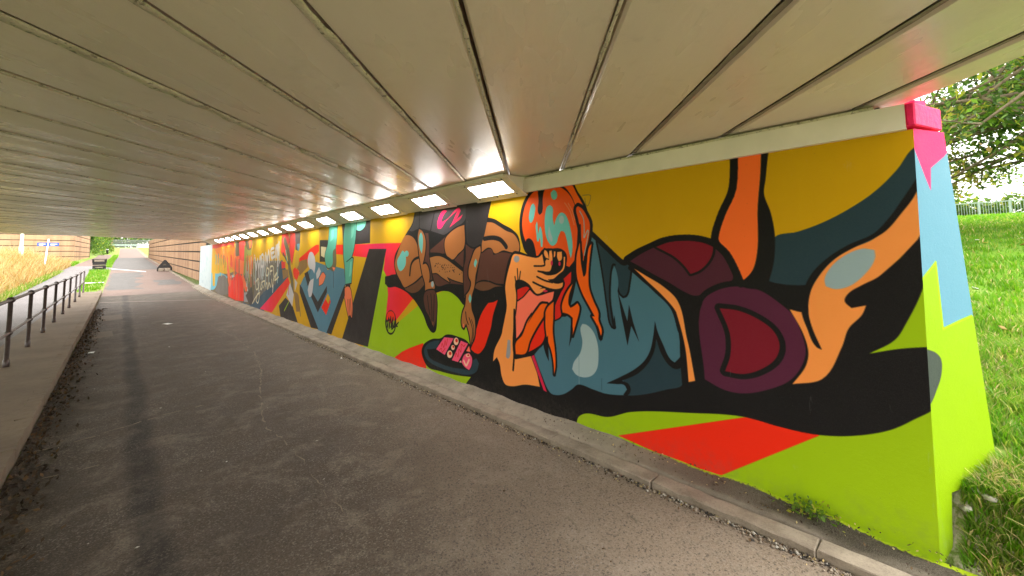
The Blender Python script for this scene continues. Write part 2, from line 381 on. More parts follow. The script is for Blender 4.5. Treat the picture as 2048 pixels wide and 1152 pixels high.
    def run(s, txt):
        for ln in txt.strip().split('\n'):
            h, p = ln.split('|'); h = h.split(); pts = np.array([tuple(map(float, q.split(','))) for q in p.split()])/1000
            if h[0] == 'f': s.fill(pts, PAL[h[1]], None if h[2] == '-' else PAL[h[2]], h[3] == '1', float(h[4])/1000)
            else:
                if len(pts) > 2:      # smooth open path
                    q = [pts[0]]
                    for i in range(len(pts)-1):
                        p0, p1, p2, p3 = pts[max(i-1, 0)], pts[i], pts[i+1], pts[min(i+2, len(pts)-1)]
                        for x in (.25, .5, .75, 1): q.append(.5*(2*p1+(p2-p0)*x+(2*p0-5*p1+4*p2-p3)*x*x+(3*p1-p0-3*p2+p3)*x**3))
                    pts = np.array(q)
                s.stroke(pts, float(h[2])/1000, PAL[h[1]])
    def image(s, name):
        im = bpy.data.images.new(name, s.w, s.h); A = np.ones((s.h, s.w, 4), np.float32); A[:, :, :3] = s.a
        im.pixels.foreach_set(A.ravel()); im.update(); im.pack(); return im
def paint_mat(name, im):
    t = NT(name, .64, .15); uv = t.n('ShaderNodeUVMap'); tx = t.n('ShaderNodeTexImage', image=im, extension='EXTEND', interpolation='Linear'); t.t.links.new(uv.outputs[0], tx.inputs[0])
    a = t.noise(1.6, 5, .6); b = t.noise(60, 3, .6); f = t.noise(330, 2, .7)
    c = t.mix(t.ramp(a, .3, .7, 0, .14), tx.outputs[0], t.mix(.12, tx.outputs[0], (.0, .0, .0, 1)))
    sc = t.math('MULTIPLY', t.ramp(t.noise(7, 6, .7, t.scale(t.pos, (1, 1, .35)), 1.2), .66, .74), .09)
    c = t.mix(sc, c, (.45, .44, .42, 1)); c = t.mix(t.ramp(f, .5, .8, 0, .035), c, (.5, .48, .45, 1))
    X, Y, Z = t.sep()
    gr = t.math('MULTIPLY', t.ramp(t.math('ADD', Z, t.math('MULTIPLY', t.noise(3.5, 6, .7), .5)), .28, .52, 1, 0), t.ramp(t.noise(24, 4, .7), .4, .62, .02, .22))
    c = t.mix(gr, c, (.13, .11, .085, 1))                                           # road dirt splashed along the foot
    rl = t.noise(1.3, 4, .6, t.scale(t.pos, (1, 5, .6))); c = t.mix(t.ramp(rl, .5, .72, 0, .16), c, t.mix(.45, c, (.8, .78, .72, 1), 'SOFT_LIGHT'))   # uneven roller coats
    pits = t.ramp(t.voro(26, out=0), .02, .07, 1, 0); pits = t.math('MULTIPLY', pits, t.ramp(t.noise(4, 3), .5, .62)); c = t.mix(t.math('MULTIPLY', pits, .6), c, (.05, .045, .04, 1))
    b = t.math('ADD', b, t.math('MULTIPLY', t.noise(11, 4, .6), 1.4)); b = t.math('SUBTRACT', b, pits)
    t.color(c).rough(t.ramp(a, .3, .7, .5, .68)); t.bump(t.math('ADD', t.math('MULTIPLY', b, .5), t.math('MULTIPLY', f, .6)), .45, .004); return t.m
MURAL = '''f t - 1 0|76,2121 146,2018 239,1914 347,1832 475,1759 610,1707 733,1679 819,1341 692,1233 596,1225 72,1739 52,2131
f L - 0 0|2534,105 2532,195 1250,557 653,730 641,937 319,1047 204,1220 84,1486 5,1488 64,43 469,-114
f R - 0 0|1922,115 975,512 886,539 569,520 1124,99 1193,59
f L - 0 0|6198,1691 5774,1231 5686,572 4856,997 3965,1296 3425,1098 3434,560 3610,124 4732,-26 5528,-15 6803,-7
f R P 0 0|6640,1798 4636,1770 4733,1006 5184,981 5642,649 5795,559 5990,636 5915,998 5960,1271 6071,1376 5993,1703 6562,1722
f P R 0 0|8055,1820 7229,1805 6564,1795 6060,1791 5999,1685 6562,1714 6594,1567 7273,1602 7674,1626 8047,1640
f K2 - 0 0|6598,1714 5980,1703 6599,116 7692,84
f R - 0 0|5694,100 5467,219 5278,295 4900,422 4828,129 4804,71 5146,6
f K - 1 0|54,1644 84,1410 161,1210 211,1115 321,1025 194,1071 68,1101 75,815 166,718 264,637 423,561 572,522 747,511 970,517 1325,449 1798,333 2019,235 2239,205 2321,154 2363,74 3362,49 3977,72 3786,281 3557,759 3424,1152 3028,1432 2615,1535 2116,1754 1837,1532 1790,1532 1580,1653 1302,1704 1094,1675 970,1587 802,1409 378,1425 186,1511
f R - 1 0|3364,1127 3492,1087 3592,1006 3678,902 3750,766 3822,627 3859,502 3745,466 3633,537 3548,685 3497,795 3463,923
f K - 1 0|6018,1274 6016,1156 5829,1135 5477,1124 5258,1041 5075,935 4901,795 4782,644 4666,587 4599,617 4565,767 4587,1107 4445,1137 4276,1135 4116,1077 3979,994 3844,1018 3801,868 3785,718 3813,606 3750,755 3678,902 3592,1006 3492,1087 3364,1127 3309,1222 3210,1247 3223,1368 4444,1357 5711,1311
f K - 1 0|3895,551 3813,606 3859,502 3745,466 3633,537 3498,754 3414,979 3364,1127 3210,1227 3231,926 3295,719 3391,504 3216,260 3523,195 3774,184 3860,426
f K - 1 0|5097,2241 3455,2230 3529,2010 3420,1986 3286,1922 3129,1850 3048,1784 3021,1697 3025,1613 3136,1547 3239,1354 3270,1236 3375,1102 3928,1063 3980,1223 4588,1183 4621,1122 4854,997 5114,979 5341,1069 5665,1131 5955,1131 6018,1226 5840,1301 5668,1320 5727,1468 5700,1605 5562,1739 5375,1906 5195,2054
f D - 1 0|5084,2240 3934,2216 3954,2019 4179,1932 4419,1852 4764,1928 5022,1967 5195,1937 5284,1948 5170,2053
f K2 - 1 0|3943,2228 3470,2231 3546,1980 3597,1754 3680,1694 3816,1685 3912,1732 3937,1875
f K - 1 0|4753,1928 4419,1852 4741,1683
s K 18|4631,2151 4719,1926
s K 14|4999,2207 5010,1966
f P - 1 0|4397,2174 4336,2156 4418,2099 4460,2043 4439,2018 4296,2066 4158,2153 4072,2170 4041,2131 4102,2063 4159,2022 3999,2086 4045,2036 4140,1998 4287,1938 4217,2003 4159,2079 4120,2132 4217,2095 4377,2014 4477,1937 4544,1938 4559,2002 4523,2083 4470,2144
f B - 1 0|5401,1881 5271,1882 5144,1832 5069,1753 5032,1676 5020,1562 4948,1388 4936,1326 5115,1233 5265,1176 5407,1137 5529,1230 5640,1334 5704,1455 5671,1564 5589,1685 5494,1804
s K 36|5020,1568 5142,1537 5229,1460 5261,1317
f A - 1 0|5479,1670 5412,1643 5371,1497 5423,1418 5544,1370 5613,1429 5629,1523 5547,1604
f A - 1 0|5294,1622 5302,1600 5322,1584 5351,1579 5380,1585 5401,1601 5409,1623 5402,1644 5381,1660 5352,1665 5323,1659 5302,1643
f b2 - 1 14|5407,1117 5115,1208 4901,1315 4866,1206 5042,1098 5214,1070 5367,1100
f b - 1 18|4879,1897 4775,1892 4753,1720 4753,1574 4719,1428 4675,1274 4620,1181 4675,1143 4763,1222 4741,1344 4798,1476 4901,1500 4867,1611 4832,1722
f B - 1 22|5010,1960 4926,1924 4856,1834 4844,1697 4878,1562 4920,1469 4832,1479 4775,1428 4741,1308 4763,1228 4653,1260 4620,1181 4653,1132 4854,1091 4854,1206 4924,1339 4996,1562 5033,1726 5041,1891
f A - 1 0|4961,1913 4921,1861 4914,1723 4937,1618 4984,1675 5021,1802 4997,1877
f G - 1 0|4642,1216 4646,1196 4658,1181 4675,1175 4691,1179 4703,1193 4708,1213 4703,1233 4691,1248 4675,1253 4658,1249 4646,1235
f b - 1 16|4854,1098 4736,1134 4621,1130 4576,1046 4576,839 4599,739 4644,661 4689,705 4759,796 4829,853 4877,950 4890,1026
s K 13|4794,1057 4770,920 4735,811
s K 13|4712,1087 4689,902 4685,742
s K 13|4632,1080 4639,907 4655,733
s B 10|4662,726 4662,693
f b - 1 0|4730,1664 4419,1805 4378,1827 4399,1711 4369,1618 4503,1608 4719,1622
f B - 1 16|3973,1954 4122,1929 4297,1858 4378,1792 4389,1688 4348,1595 4259,1543 4182,1546 4105,1604 3984,1680
f b - 1 14|3985,1652 4068,1604 4182,1532 3996,1439
f b - 1 0|4675,1345 4567,1358 4421,1317 4222,1295 3979,1246 3980,1239 4300,1236 4588,1204 4620,1240
f B2 - 1 14|4741,1561 4588,1582 4420,1572 4259,1526 3996,1396 3979,1255 4222,1290 4340,1320 4277,1254 4462,1316 4567,1360 4675,1357 4697,1429
s K 42|4741,1610 4503,1602 4339,1560 4182,1492 3978,1401
f K - 1 0|4270,1397 4271,1394 4274,1392 4278,1391 4282,1392 4285,1394 4286,1396 4285,1399 4282,1401 4278,1402 4274,1402 4271,1400
f K - 1 0|4432,1434 4433,1431 4436,1429 4440,1428 4445,1429 4448,1431 4449,1434 4448,1437 4444,1439 4440,1440 4436,1439 4433,1437
f K - 1 0|4068,1358 4069,1355 4072,1353 4076,1352 4080,1352 4082,1354 4083,1357 4082,1360 4079,1362 4076,1363 4072,1362 4069,1360
f K - 1 0|4539,1480 4540,1477 4543,1475 4547,1474 4552,1475 4555,1477 4556,1480 4555,1483 4552,1485 4547,1486 4543,1485 4540,1483
f K - 1 0|4588,1457 4589,1454 4592,1452 4597,1451 4601,1452 4604,1454 4605,1457 4604,1460 4601,1462 4597,1463 4592,1463 4589,1460
f K - 1 0|4602,1457 4604,1454 4607,1452 4611,1451 4615,1452 4619,1454 4620,1457 4619,1460 4615,1462 4611,1463 4607,1462 4604,1460
f K - 1 0|4211,1440 4212,1437 4215,1435 4219,1434 4222,1435 4225,1437 4226,1439 4225,1442 4222,1444 4218,1445 4215,1444 4212,1442
f K - 1 0|4195,1403 4196,1400 4199,1398 4203,1397 4206,1398 4209,1400 4210,1403 4209,1405 4206,1408 4202,1408 4199,1408 4196,1406
f K - 1 0|4606,1445 4608,1442 4611,1440 4615,1439 4619,1440 4622,1442 4624,1445 4622,1448 4619,1450 4615,1451 4611,1450 4607,1448
f K - 1 0|4452,1447 4453,1445 4456,1442 4461,1442 4465,1442 4468,1444 4469,1447 4468,1450 4465,1452 4461,1453 4456,1452 4453,1450
f K - 1 0|4437,1414 4438,1411 4441,1409 4445,1408 4449,1408 4452,1411 4453,1413 4452,1416 4449,1419 4445,1419 4441,1419 4438,1417
f K - 1 0|4338,1466 4339,1463 4342,1461 4346,1460 4350,1461 4353,1463 4354,1466 4353,1469 4350,1471 4346,1472 4342,1471 4339,1469
f K - 1 0|4274,1389 4275,1386 4278,1384 4282,1383 4286,1384 4289,1386 4290,1389 4289,1391 4286,1394 4282,1394 4278,1394 4275,1392
f K - 1 0|4422,1467 4423,1464 4426,1462 4430,1461 4435,1462 4438,1464 4439,1467 4438,1470 4435,1472 4430,1473 4426,1472 4423,1470
f K - 1 0|4371,1380 4372,1377 4375,1375 4379,1374 4383,1374 4386,1377 4387,1379 4386,1382 4383,1384 4379,1385 4375,1385 4372,1383
f K - 1 0|4021,1378 4022,1375 4024,1373 4028,1372 4032,1373 4034,1375 4035,1377 4034,1380 4032,1382 4028,1383 4024,1382 4022,1381
f K - 1 0|4063,1363 4064,1360 4066,1358 4070,1357 4074,1358 4076,1359 4077,1362 4076,1365 4074,1367 4070,1368 4066,1367 4064,1365
f K - 1 0|4377,1477 4378,1474 4381,1472 4385,1472 4389,1472 4392,1474 4393,1477 4392,1480 4389,1482 4385,1483 4381,1482 4378,1480
f K - 1 0|4208,1408 4209,1405 4212,1403 4216,1402 4220,1403 4223,1405 4224,1408 4223,1410 4220,1413 4216,1413 4212,1413 4209,1411
f K - 1 0|4387,1463 4388,1460 4391,1458 4395,1457 4400,1458 4402,1460 4404,1463 4402,1466 4399,1468 4395,1469 4391,1468 4388,1466
f K - 1 0|4359,1432 4360,1429 4363,1427 4367,1426 4371,1427 4374,1429 4375,1432 4374,1435 4371,1437 4367,1438 4363,1437 4360,1435
f K - 1 0|4446,1461 4447,1458 4450,1456 4454,1455 4458,1456 4461,1458 4462,1461 4461,1464 4458,1466 4454,1467 4450,1466 4447,1464
f K - 1 0|4328,1385 4329,1382 4332,1380 4336,1379 4340,1379 4343,1381 4344,1384 4343,1387 4340,1389 4336,1390 4332,1389 4329,1387
f K - 1 0|4249,1443 4250,1440 4253,1438 4256,1437 4260,1438 4263,1440 4264,1443 4263,1445 4260,1447 4256,1448 4252,1448 4250,1446
f K - 1 0|4440,1442 4441,1439 4445,1437 4449,1436 4453,1437 4456,1439 4457,1441 4456,1444 4453,1447 4449,1447 4444,1447 4441,1445
f K - 1 0|4487,1476 4488,1473 4491,1471 4495,1470 4500,1471 4503,1473 4504,1476 4503,1479 4499,1481 4495,1482 4491,1481 4488,1479
f K - 1 0|4292,1469 4294,1467 4296,1464 4300,1464 4304,1464 4307,1466 4308,1469 4307,1472 4304,1474 4300,1475 4296,1474 4294,1472
f K - 1 0|4311,1440 4312,1437 4315,1435 4319,1434 4323,1435 4326,1437 4327,1440 4326,1443 4323,1445 4319,1446 4315,1445 4312,1443
f K - 1 0|4176,1384 4177,1381 4180,1379 4184,1378 4188,1379 4191,1381 4192,1383 4191,1386 4188,1388 4184,1389 4180,1389 4177,1387
f K - 1 0|4186,1391 4187,1388 4190,1386 4194,1385 4198,1386 4200,1388 4201,1391 4200,1394 4198,1396 4194,1397 4190,1396 4187,1394
f K - 1 0|4380,1411 4381,1408 4384,1406 4388,1405 4392,1406 4395,1408 4396,1411 4395,1414 4392,1416 4388,1417 4384,1416 4381,1414
f K - 1 0|4401,1424 4402,1421 4405,1419 4409,1418 4413,1419 4416,1421 4417,1424 4416,1427 4413,1429 4409,1430 4405,1429 4402,1427
f K - 1 0|4410,1440 4411,1437 4414,1435 4418,1434 4422,1435 4425,1437 4426,1440 4425,1443 4422,1445 4418,1446 4414,1445 4411,1443
f K - 1 0|4581,1480 4582,1477 4586,1475 4590,1474 4594,1475 4597,1477 4598,1480 4597,1483 4594,1485 4590,1486 4586,1485 4582,1483
f K - 1 0|4023,1426 4024,1424 4027,1422 4030,1421 4034,1421 4037,1423 4038,1426 4037,1429 4034,1431 4030,1432 4026,1431 4024,1429
f K - 1 0|4186,1395 4187,1393 4190,1391 4194,1390 4197,1390 4200,1392 4201,1395 4200,1398 4197,1400 4193,1401 4190,1400 4187,1398
f K - 1 0|4166,1413 4167,1410 4170,1408 4174,1408 4178,1408 4181,1410 4182,1413 4181,1416 4178,1418 4174,1419 4170,1418 4167,1416
f K - 1 0|4242,1467 4243,1464 4246,1462 4250,1461 4254,1462 4257,1464 4258,1466 4257,1469 4254,1471 4250,1472 4246,1471 4243,1469
f K - 1 0|4574,1485 4575,1482 4578,1480 4583,1479 4587,1479 4590,1482 4591,1485 4590,1488 4587,1490 4583,1491 4578,1490 4575,1488
f K - 1 0|4522,1491 4523,1488 4526,1486 4530,1485 4534,1486 4538,1488 4539,1491 4538,1494 4534,1496 4530,1497 4526,1496 4523,1494
f K - 1 0|4537,1439 4538,1436 4541,1434 4545,1433 4549,1434 4552,1436 4554,1439 4552,1442 4549,1444 4545,1445 4541,1444 4538,1442
f K - 1 0|4499,1389 4500,1386 4503,1384 4507,1383 4511,1384 4514,1386 4515,1389 4514,1392 4511,1394 4507,1395 4503,1394 4500,1392
f K - 1 0|4192,1408 4193,1405 4195,1403 4199,1402 4203,1403 4206,1405 4207,1408 4206,1411 4203,1413 4199,1414 4195,1413 4193,1411
f K - 1 0|4176,1438 4177,1435 4180,1433 4184,1432 4188,1433 4191,1435 4192,1438 4190,1440 4188,1442 4184,1443 4180,1443 4177,1441
f K2 - 1 0|3250,1379 3251,1377 3253,1375 3255,1375 3258,1375 3260,1377 3260,1379 3260,1381 3258,1383 3255,1384 3253,1383 3251,1381
f K2 - 1 0|3337,1458 3337,1456 3339,1454 3342,1454 3345,1454 3346,1456 3347,1458 3346,1460 3344,1462 3342,1463 3339,1462 3337,1460
f K2 - 1 0|3287,1400 3287,1397 3289,1396 3292,1395 3294,1396 3296,1397 3297,1399 3296,1402 3294,1403 3292,1404 3289,1403 3287,1402
f K2 - 1 0|3368,1359 3369,1357 3371,1355 3373,1355 3376,1355 3378,1357 3378,1359 3378,1361 3376,1363 3373,1364 3371,1363 3369,1361
f K2 - 1 0|3378,1484 3378,1482 3380,1480 3383,1479 3386,1480 3388,1481 3388,1484 3388,1486 3386,1488 3383,1488 3380,1488 3378,1486
f K2 - 1 0|3414,1522 3414,1520 3416,1519 3419,1518 3422,1518 3424,1520 3424,1522 3424,1525 3422,1526 3419,1527 3416,1526 3414,1525
f K2 - 1 0|3585,1397 3586,1395 3588,1393 3591,1392 3593,1393 3595,1395 3596,1397 3595,1399 3593,1401 3590,1402 3588,1401 3586,1399
f K2 - 1 0|3313,1348 3314,1346 3315,1344 3318,1343 3321,1344 3322,1345 3323,1347 3322,1350 3320,1351 3318,1352 3315,1352 3313,1350
f K2 - 1 0|3282,1445 3283,1443 3285,1441 3287,1440 3290,1441 3292,1442 3292,1445 3291,1447 3290,1448 3287,1449 3284,1449 3283,1447
f K2 - 1 0|3634,1452 3634,1450 3637,1448 3639,1448 3642,1448 3644,1450 3645,1452 3644,1454 3642,1456 3639,1457 3636,1456 3634,1455
f K2 - 1 0|3250,1391 3250,1389 3252,1387 3255,1386 3257,1387 3259,1388 3260,1391 3259,1393 3257,1394 3255,1395 3252,1395 3250,1393
f K2 - 1 0|3446,1463 3447,1460 3449,1459 3451,1458 3454,1459 3456,1460 3457,1462 3456,1465 3454,1466 3451,1467 3448,1466 3447,1465
f K2 - 1 0|3570,1526 3571,1524 3573,1522 3576,1522 3579,1522 3581,1524 3582,1526 3581,1529 3579,1530 3576,1531 3573,1530 3571,1529
f K2 - 1 0|3643,1356 3644,1354 3646,1352 3649,1352 3652,1352 3654,1354 3654,1356 3654,1358 3651,1360 3649,1361 3646,1360 3644,1359
f K2 - 1 0|3374,1535 3375,1532 3377,1531 3379,1530 3382,1531 3384,1532 3384,1535 3384,1537 3382,1539 3379,1539 3376,1539 3375,1537
f K2 - 1 0|3477,1556 3478,1554 3480,1553 3483,1552 3485,1553 3487,1554 3488,1556 3487,1559 3485,1560 3483,1561 3480,1560 3478,1559
f K2 - 1 0|3577,1396 3577,1394 3579,1392 3582,1391 3585,1392 3587,1394 3588,1396 3587,1398 3585,1400 3582,1401 3579,1400 3577,1398
f K2 - 1 0|3370,1458 3371,1456 3373,1454 3376,1454 3378,1454 3380,1456 3381,1458 3380,1460 3378,1462 3376,1462 3373,1462 3371,1460
f K2 - 1 0|3545,1415 3546,1413 3548,1411 3551,1411 3553,1411 3555,1413 3556,1415 3555,1417 3553,1419 3551,1420 3548,1419 3546,1418
f K2 - 1 0|3236,1470 3236,1467 3238,1466 3241,1465 3243,1466 3245,1467 3246,1469 3245,1472 3243,1473 3241,1474 3238,1473 3236,1472
f K2 - 1 0|3642,1555 3643,1552 3645,1551 3648,1550 3650,1551 3652,1553 3653,1555 3652,1557 3650,1559 3647,1560 3645,1559 3642,1557
f K2 - 1 0|3639,1341 3639,1338 3642,1336 3644,1336 3647,1336 3649,1338 3650,1340 3649,1343 3647,1344 3644,1345 3641,1344 3639,1343
f K2 - 1 0|3422,1375 3423,1373 3425,1371 3427,1371 3430,1371 3432,1373 3432,1375 3432,1377 3430,1379 3427,1380 3424,1379 3422,1377
f K2 - 1 0|3594,1507 3595,1504 3597,1503 3600,1502 3602,1503 3604,1504 3605,1507 3604,1509 3602,1511 3599,1511 3597,1511 3595,1509
f K2 - 1 0|3354,1364 3354,1362 3356,1360 3359,1359 3362,1360 3364,1361 3364,1364 3363,1366 3362,1367 3359,1368 3356,1368 3354,1366
f K2 - 1 0|3512,1553 3512,1551 3514,1549 3517,1548 3520,1549 3522,1551 3523,1553 3522,1555 3520,1557 3517,1557 3514,1557 3512,1555
f K2 - 1 0|3275,1502 3276,1499 3278,1498 3280,1497 3283,1498 3285,1499 3285,1502 3285,1504 3283,1505 3280,1506 3278,1505 3276,1504
f K2 - 1 0|3329,1531 3330,1529 3331,1527 3334,1527 3337,1527 3339,1529 3339,1531 3338,1534 3336,1535 3334,1536 3331,1535 3329,1534
f K2 - 1 0|3352,1376 3353,1374 3355,1372 3357,1372 3360,1372 3362,1374 3363,1376 3362,1378 3360,1380 3357,1380 3355,1380 3353,1378
f K2 - 1 0|3336,1486 3337,1483 3338,1482 3341,1481 3344,1482 3346,1483 3346,1486 3345,1488 3344,1489 3341,1490 3338,1490 3336,1488
f K2 - 1 0|3335,1536 3336,1533 3338,1532 3340,1531 3343,1532 3345,1533 3346,1536 3345,1538 3343,1539 3340,1540 3338,1539 3336,1538
f K2 - 1 0|3526,1470 3526,1468 3528,1466 3531,1465 3534,1466 3536,1468 3537,1470 3536,1472 3534,1474 3531,1474 3528,1474 3526,1472
f K2 - 1 0|3269,1532 3270,1530 3271,1529 3274,1528 3277,1529 3278,1530 3279,1532 3278,1535 3276,1536 3274,1537 3271,1536 3269,1535
f K2 - 1 0|3270,1388 3271,1386 3273,1384 3276,1383 3278,1384 3280,1385 3281,1388 3280,1390 3278,1391 3275,1392 3273,1392 3271,1390
f K2 - 1 0|3229,1485 3230,1483 3232,1481 3234,1480 3237,1481 3238,1482 3239,1485 3238,1487 3236,1488 3234,1489 3231,1488 3230,1487
f K2 - 1 0|3577,1512 3578,1509 3580,1508 3583,1507 3585,1507 3587,1509 3588,1511 3587,1514 3585,1515 3582,1516 3580,1516 3578,1514
f K2 - 1 0|3294,1350 3295,1348 3297,1346 3299,1345 3302,1346 3304,1347 3304,1350 3303,1352 3302,1353 3299,1354 3296,1354 3295,1352
f K2 - 1 0|3349,1458 3350,1455 3352,1454 3354,1453 3357,1454 3359,1455 3359,1457 3359,1460 3357,1461 3354,1462 3352,1461 3350,1460
f K2 - 1 0|3540,1373 3541,1371 3543,1369 3545,1368 3548,1369 3550,1370 3551,1373 3550,1375 3548,1377 3545,1377 3543,1377 3541,1375
f K2 - 1 0|3271,1546 3272,1544 3273,1542 3276,1542 3278,1542 3280,1544 3281,1546 3280,1548 3278,1550 3276,1551 3273,1550 3271,1548
f K2 - 1 0|3574,1373 3575,1370 3577,1368 3579,1368 3582,1368 3584,1370 3585,1372 3584,1375 3582,1376 3579,1377 3576,1376 3574,1375
f K2 - 1 0|3282,1496 3283,1494 3285,1492 3287,1492 3290,1492 3292,1494 3292,1496 3292,1498 3290,1500 3287,1501 3285,1500 3283,1498
f K2 - 1 0|3542,1467 3543,1465 3545,1463 3548,1462 3550,1463 3552,1465 3553,1467 3552,1469 3550,1471 3548,1472 3545,1471 3543,1469
f K2 - 1 0|3419,1546 3420,1543 3422,1542 3425,1541 3428,1542 3429,1543 3430,1546 3429,1548 3427,1550 3425,1550 3422,1549 3420,1548
f K2 - 1 0|3288,1447 3289,1444 3291,1443 3293,1442 3296,1443 3298,1444 3298,1446 3298,1449 3296,1450 3293,1451 3291,1450 3289,1449
f K2 - 1 0|3314,1515 3315,1513 3317,1511 3319,1510 3322,1511 3324,1513 3324,1515 3324,1517 3322,1519 3319,1519 3317,1519 3315,1517
f K2 - 1 0|3233,1399 3234,1397 3236,1396 3238,1395 3241,1395 3243,1397 3243,1399 3243,1401 3241,1403 3238,1404 3236,1403 3234,1402
f K2 - 1 0|3514,1347 3515,1345 3517,1343 3519,1342 3522,1343 3524,1344 3525,1347 3524,1349 3522,1351 3519,1351 3517,1351 3515,1349
f K2 - 1 0|3350,1376 3350,1374 3352,1372 3355,1372 3358,1372 3359,1374 3360,1376 3359,1378 3357,1380 3355,1381 3352,1380 3350,1379
f K2 - 1 0|3654,1555 3655,1553 3657,1551 3660,1551 3663,1551 3665,1553 3665,1555 3665,1558 3662,1559 3660,1560 3657,1559 3655,1558
f b - 1 14|3948,1722 3816,1665 3731,1674 3817,1569 3871,1452 3881,1334 3847,1271 3874,1174 3954,1095 3981,1083 3987,1439 3950,1548
f B - 1 20|3672,1692 3765,1654 3835,1548 3888,1441 3890,1334 3847,1271 3874,1185 3954,1111 3944,1111 3964,997 4021,891 4027,744 3995,724 3947,787 3893,683 3859,551 3795,652 3784,848 3845,974 3834,1118 3788,1220 3760,1353 3804,1241 3769,1337 3699,1527 3664,1642
f A - 1 0|3758,1550 3729,1511 3767,1443 3791,1484
f A - 1 0|3870,1138 3843,1084 3871,1027 3898,1075
s K 14|3955,920 3943,843 3907,780
s K 12|3891,859 3829,735 3849,569
s K 9|3846,842 3803,749 3822,605
s E 14|4000,770 3996,741
f B - 1 0|3546,1959 3452,1948 3331,1895 3229,1845 3116,1806 3063,1756 3030,1679 3038,1622 3148,1614 3277,1636 3427,1608 3472,1659 3535,1670 3648,1621 3638,1735 3596,1817
s K 50|3597,1773 3454,1780 3333,1756 3261,1704 3232,1672
f b - 1 0|3648,1610 3535,1655 3472,1649 3442,1588 3292,1616 3149,1600 3179,1490 3239,1363 3269,1275 3402,1279 3525,1304 3653,1305 3753,1275 3718,1391 3665,1610
f b2 - 1 0|3753,1254 3653,1287 3525,1287 3402,1262 3284,1253 3418,1239 3542,1198 3671,1186 3779,1211
f K - 1 0|5648,612 5670,521 5731,448 5817,412 5906,425 5973,484 5999,574 5976,669 5911,742 5823,775 5736,758 5672,699
f R - 1 0|5690,677 5707,627 5754,586 5820,565 5887,571 5937,602 5957,650 5939,703 5890,744 5823,764 5756,756 5708,725
f L - 1 0|5689,573 5705,512 5752,463 5818,439 5885,447 5935,484 5955,543 5937,605 5888,654 5821,677 5755,668 5707,629
f R - 1 0|5915,741 5732,743 5701,648 5820,579 5937,624
s K 22|5942,508 5882,658 5864,503 5821,678 5804,524
s K 22|5819,523 5746,672 5759,516 5672,651 5715,535 5585,619
s K 22|5990,589 5821,636
s K 22|5912,569 5910,455
s K 22|5775,584 5788,498 5700,550 5613,561
f K - 1 0|4666,509 4479,542 4362,602 4120,611 3895,564 3850,482 3719,460 3682,392 3721,280 3827,200 3954,175 4242,143 4534,129 4781,131 4899,215 4941,309 4900,391 4805,455
f t - 1 0|4666,480 4500,512 4577,409 4805,355 4758,270 4534,230 4241,225 3990,250 3898,251 3843,364 3763,415 3712,366 3756,273 3899,205 4162,176 4490,174 4712,193 4852,255 4880,331 4805,417
f K - 1 0|4577,391 4781,353 4712,284 4447,257 4162,257 3990,277 4065,325 4363,319
f p2 - 0 8|4588,389 4404,565 4199,581 4394,349
f p2 - 0 8|4241,311 4053,573 3913,557 4113,311
f E2 - 1 0|4099,557 4106,534 4125,514 4150,505 4176,507 4194,521 4201,543 4194,567 4175,586 4149,596 4124,593 4106,579
f R2 - 1 0|4116,564 4120,553 4129,544 4142,540 4155,541 4164,547 4167,557 4164,567 4154,576 4142,581 4129,580 4120,573
f E2 - 1 0|4178,473 4183,457 4197,443 4216,436 4235,438 4249,447 4254,461 4249,478 4235,491 4215,498 4197,497 4183,488
f R2 - 1 0|4189,481 4191,473 4198,467 4208,464 4217,464 4224,468 4227,475 4224,482 4217,488 4207,492 4198,491 4191,487
f E2 - 1 0|4228,385 4236,361 4257,341 4285,330 4314,331 4335,345 4342,367 4334,391 4313,411 4284,422 4256,420 4236,407
f R2 - 1 0|4248,391 4252,380 4262,371 4277,366 4291,366 4301,372 4305,382 4301,393 4291,402 4276,407 4262,407 4252,401
f p2 - 1 8|4046,323 3988,416 3896,455 3842,407 3852,319 3898,256 3990,283
f E2 - 1 0|3878,428 3883,418 3898,408 3918,402 3938,401 3953,406 3959,415 3953,426 3938,435 3918,441 3898,442 3883,437
s E2 24|3998,348 3952,301 3897,376
f R2 - 1 0|3892,428 3895,422 3902,417 3911,414 3920,414 3927,417 3929,422 3926,428 3920,433 3911,436 3901,436 3895,433
f E - 0 0|3895,535 3868,468 3951,466
f E2 - 0 0|4093,314 4055,343 4046,315
s R2 9|4468,443 4447,482 4415,439 4383,526 4362,471 4331,557
s R2 9|4171,363 4151,411 4112,373 4092,466 4054,438 4044,529 3997,514 3968,540
s R2 9|4511,389 4468,419 4447,375 4383,432
f K - 1 0|2678,2262 2827,2249 2911,2191 2982,2089 3019,1970 3025,1848 2996,1718 2937,1605 2802,1557 2418,1489 2147,1492 2113,1739 2120,1773 2142,1871 2171,1999 2211,2080 2261,2150 2330,2252 2508,2262
f T - 1 24|2126,1735 2054,1678 1933,1574 1762,1455 1655,1367 1554,1292 1473,1219 1420,1154 1388,1066 1380,983 1366,770 1368,641 1496,574 1710,486 1834,453 2027,421 2156,427 2317,433 2391,375 2492,309 2596,280 2649,288 2754,435 2850,602 2718,745 2590,943 2581,959 2494,1008 2429,1021 2370,1150 2311,1336 2301,1378 2179,1437 2157,1574 2137,1683
f t - 1 16|2069,1692 1952,1592 1835,1522 1751,1481 1775,1354 1807,1252 1832,1241 1860,1266 1885,1384 1901,1487 1925,1461 1941,1348 1947,1192 1925,980 1945,986 1980,1129 2008,1345 2038,1539
s K 16|1900,1494 1924,1487 1948,1382 1960,1208 1933,979
f T - 1 0|1892,1453 1906,1487 1925,1452 1942,1330 1947,1192 1928,1039 1884,1273 1873,1351
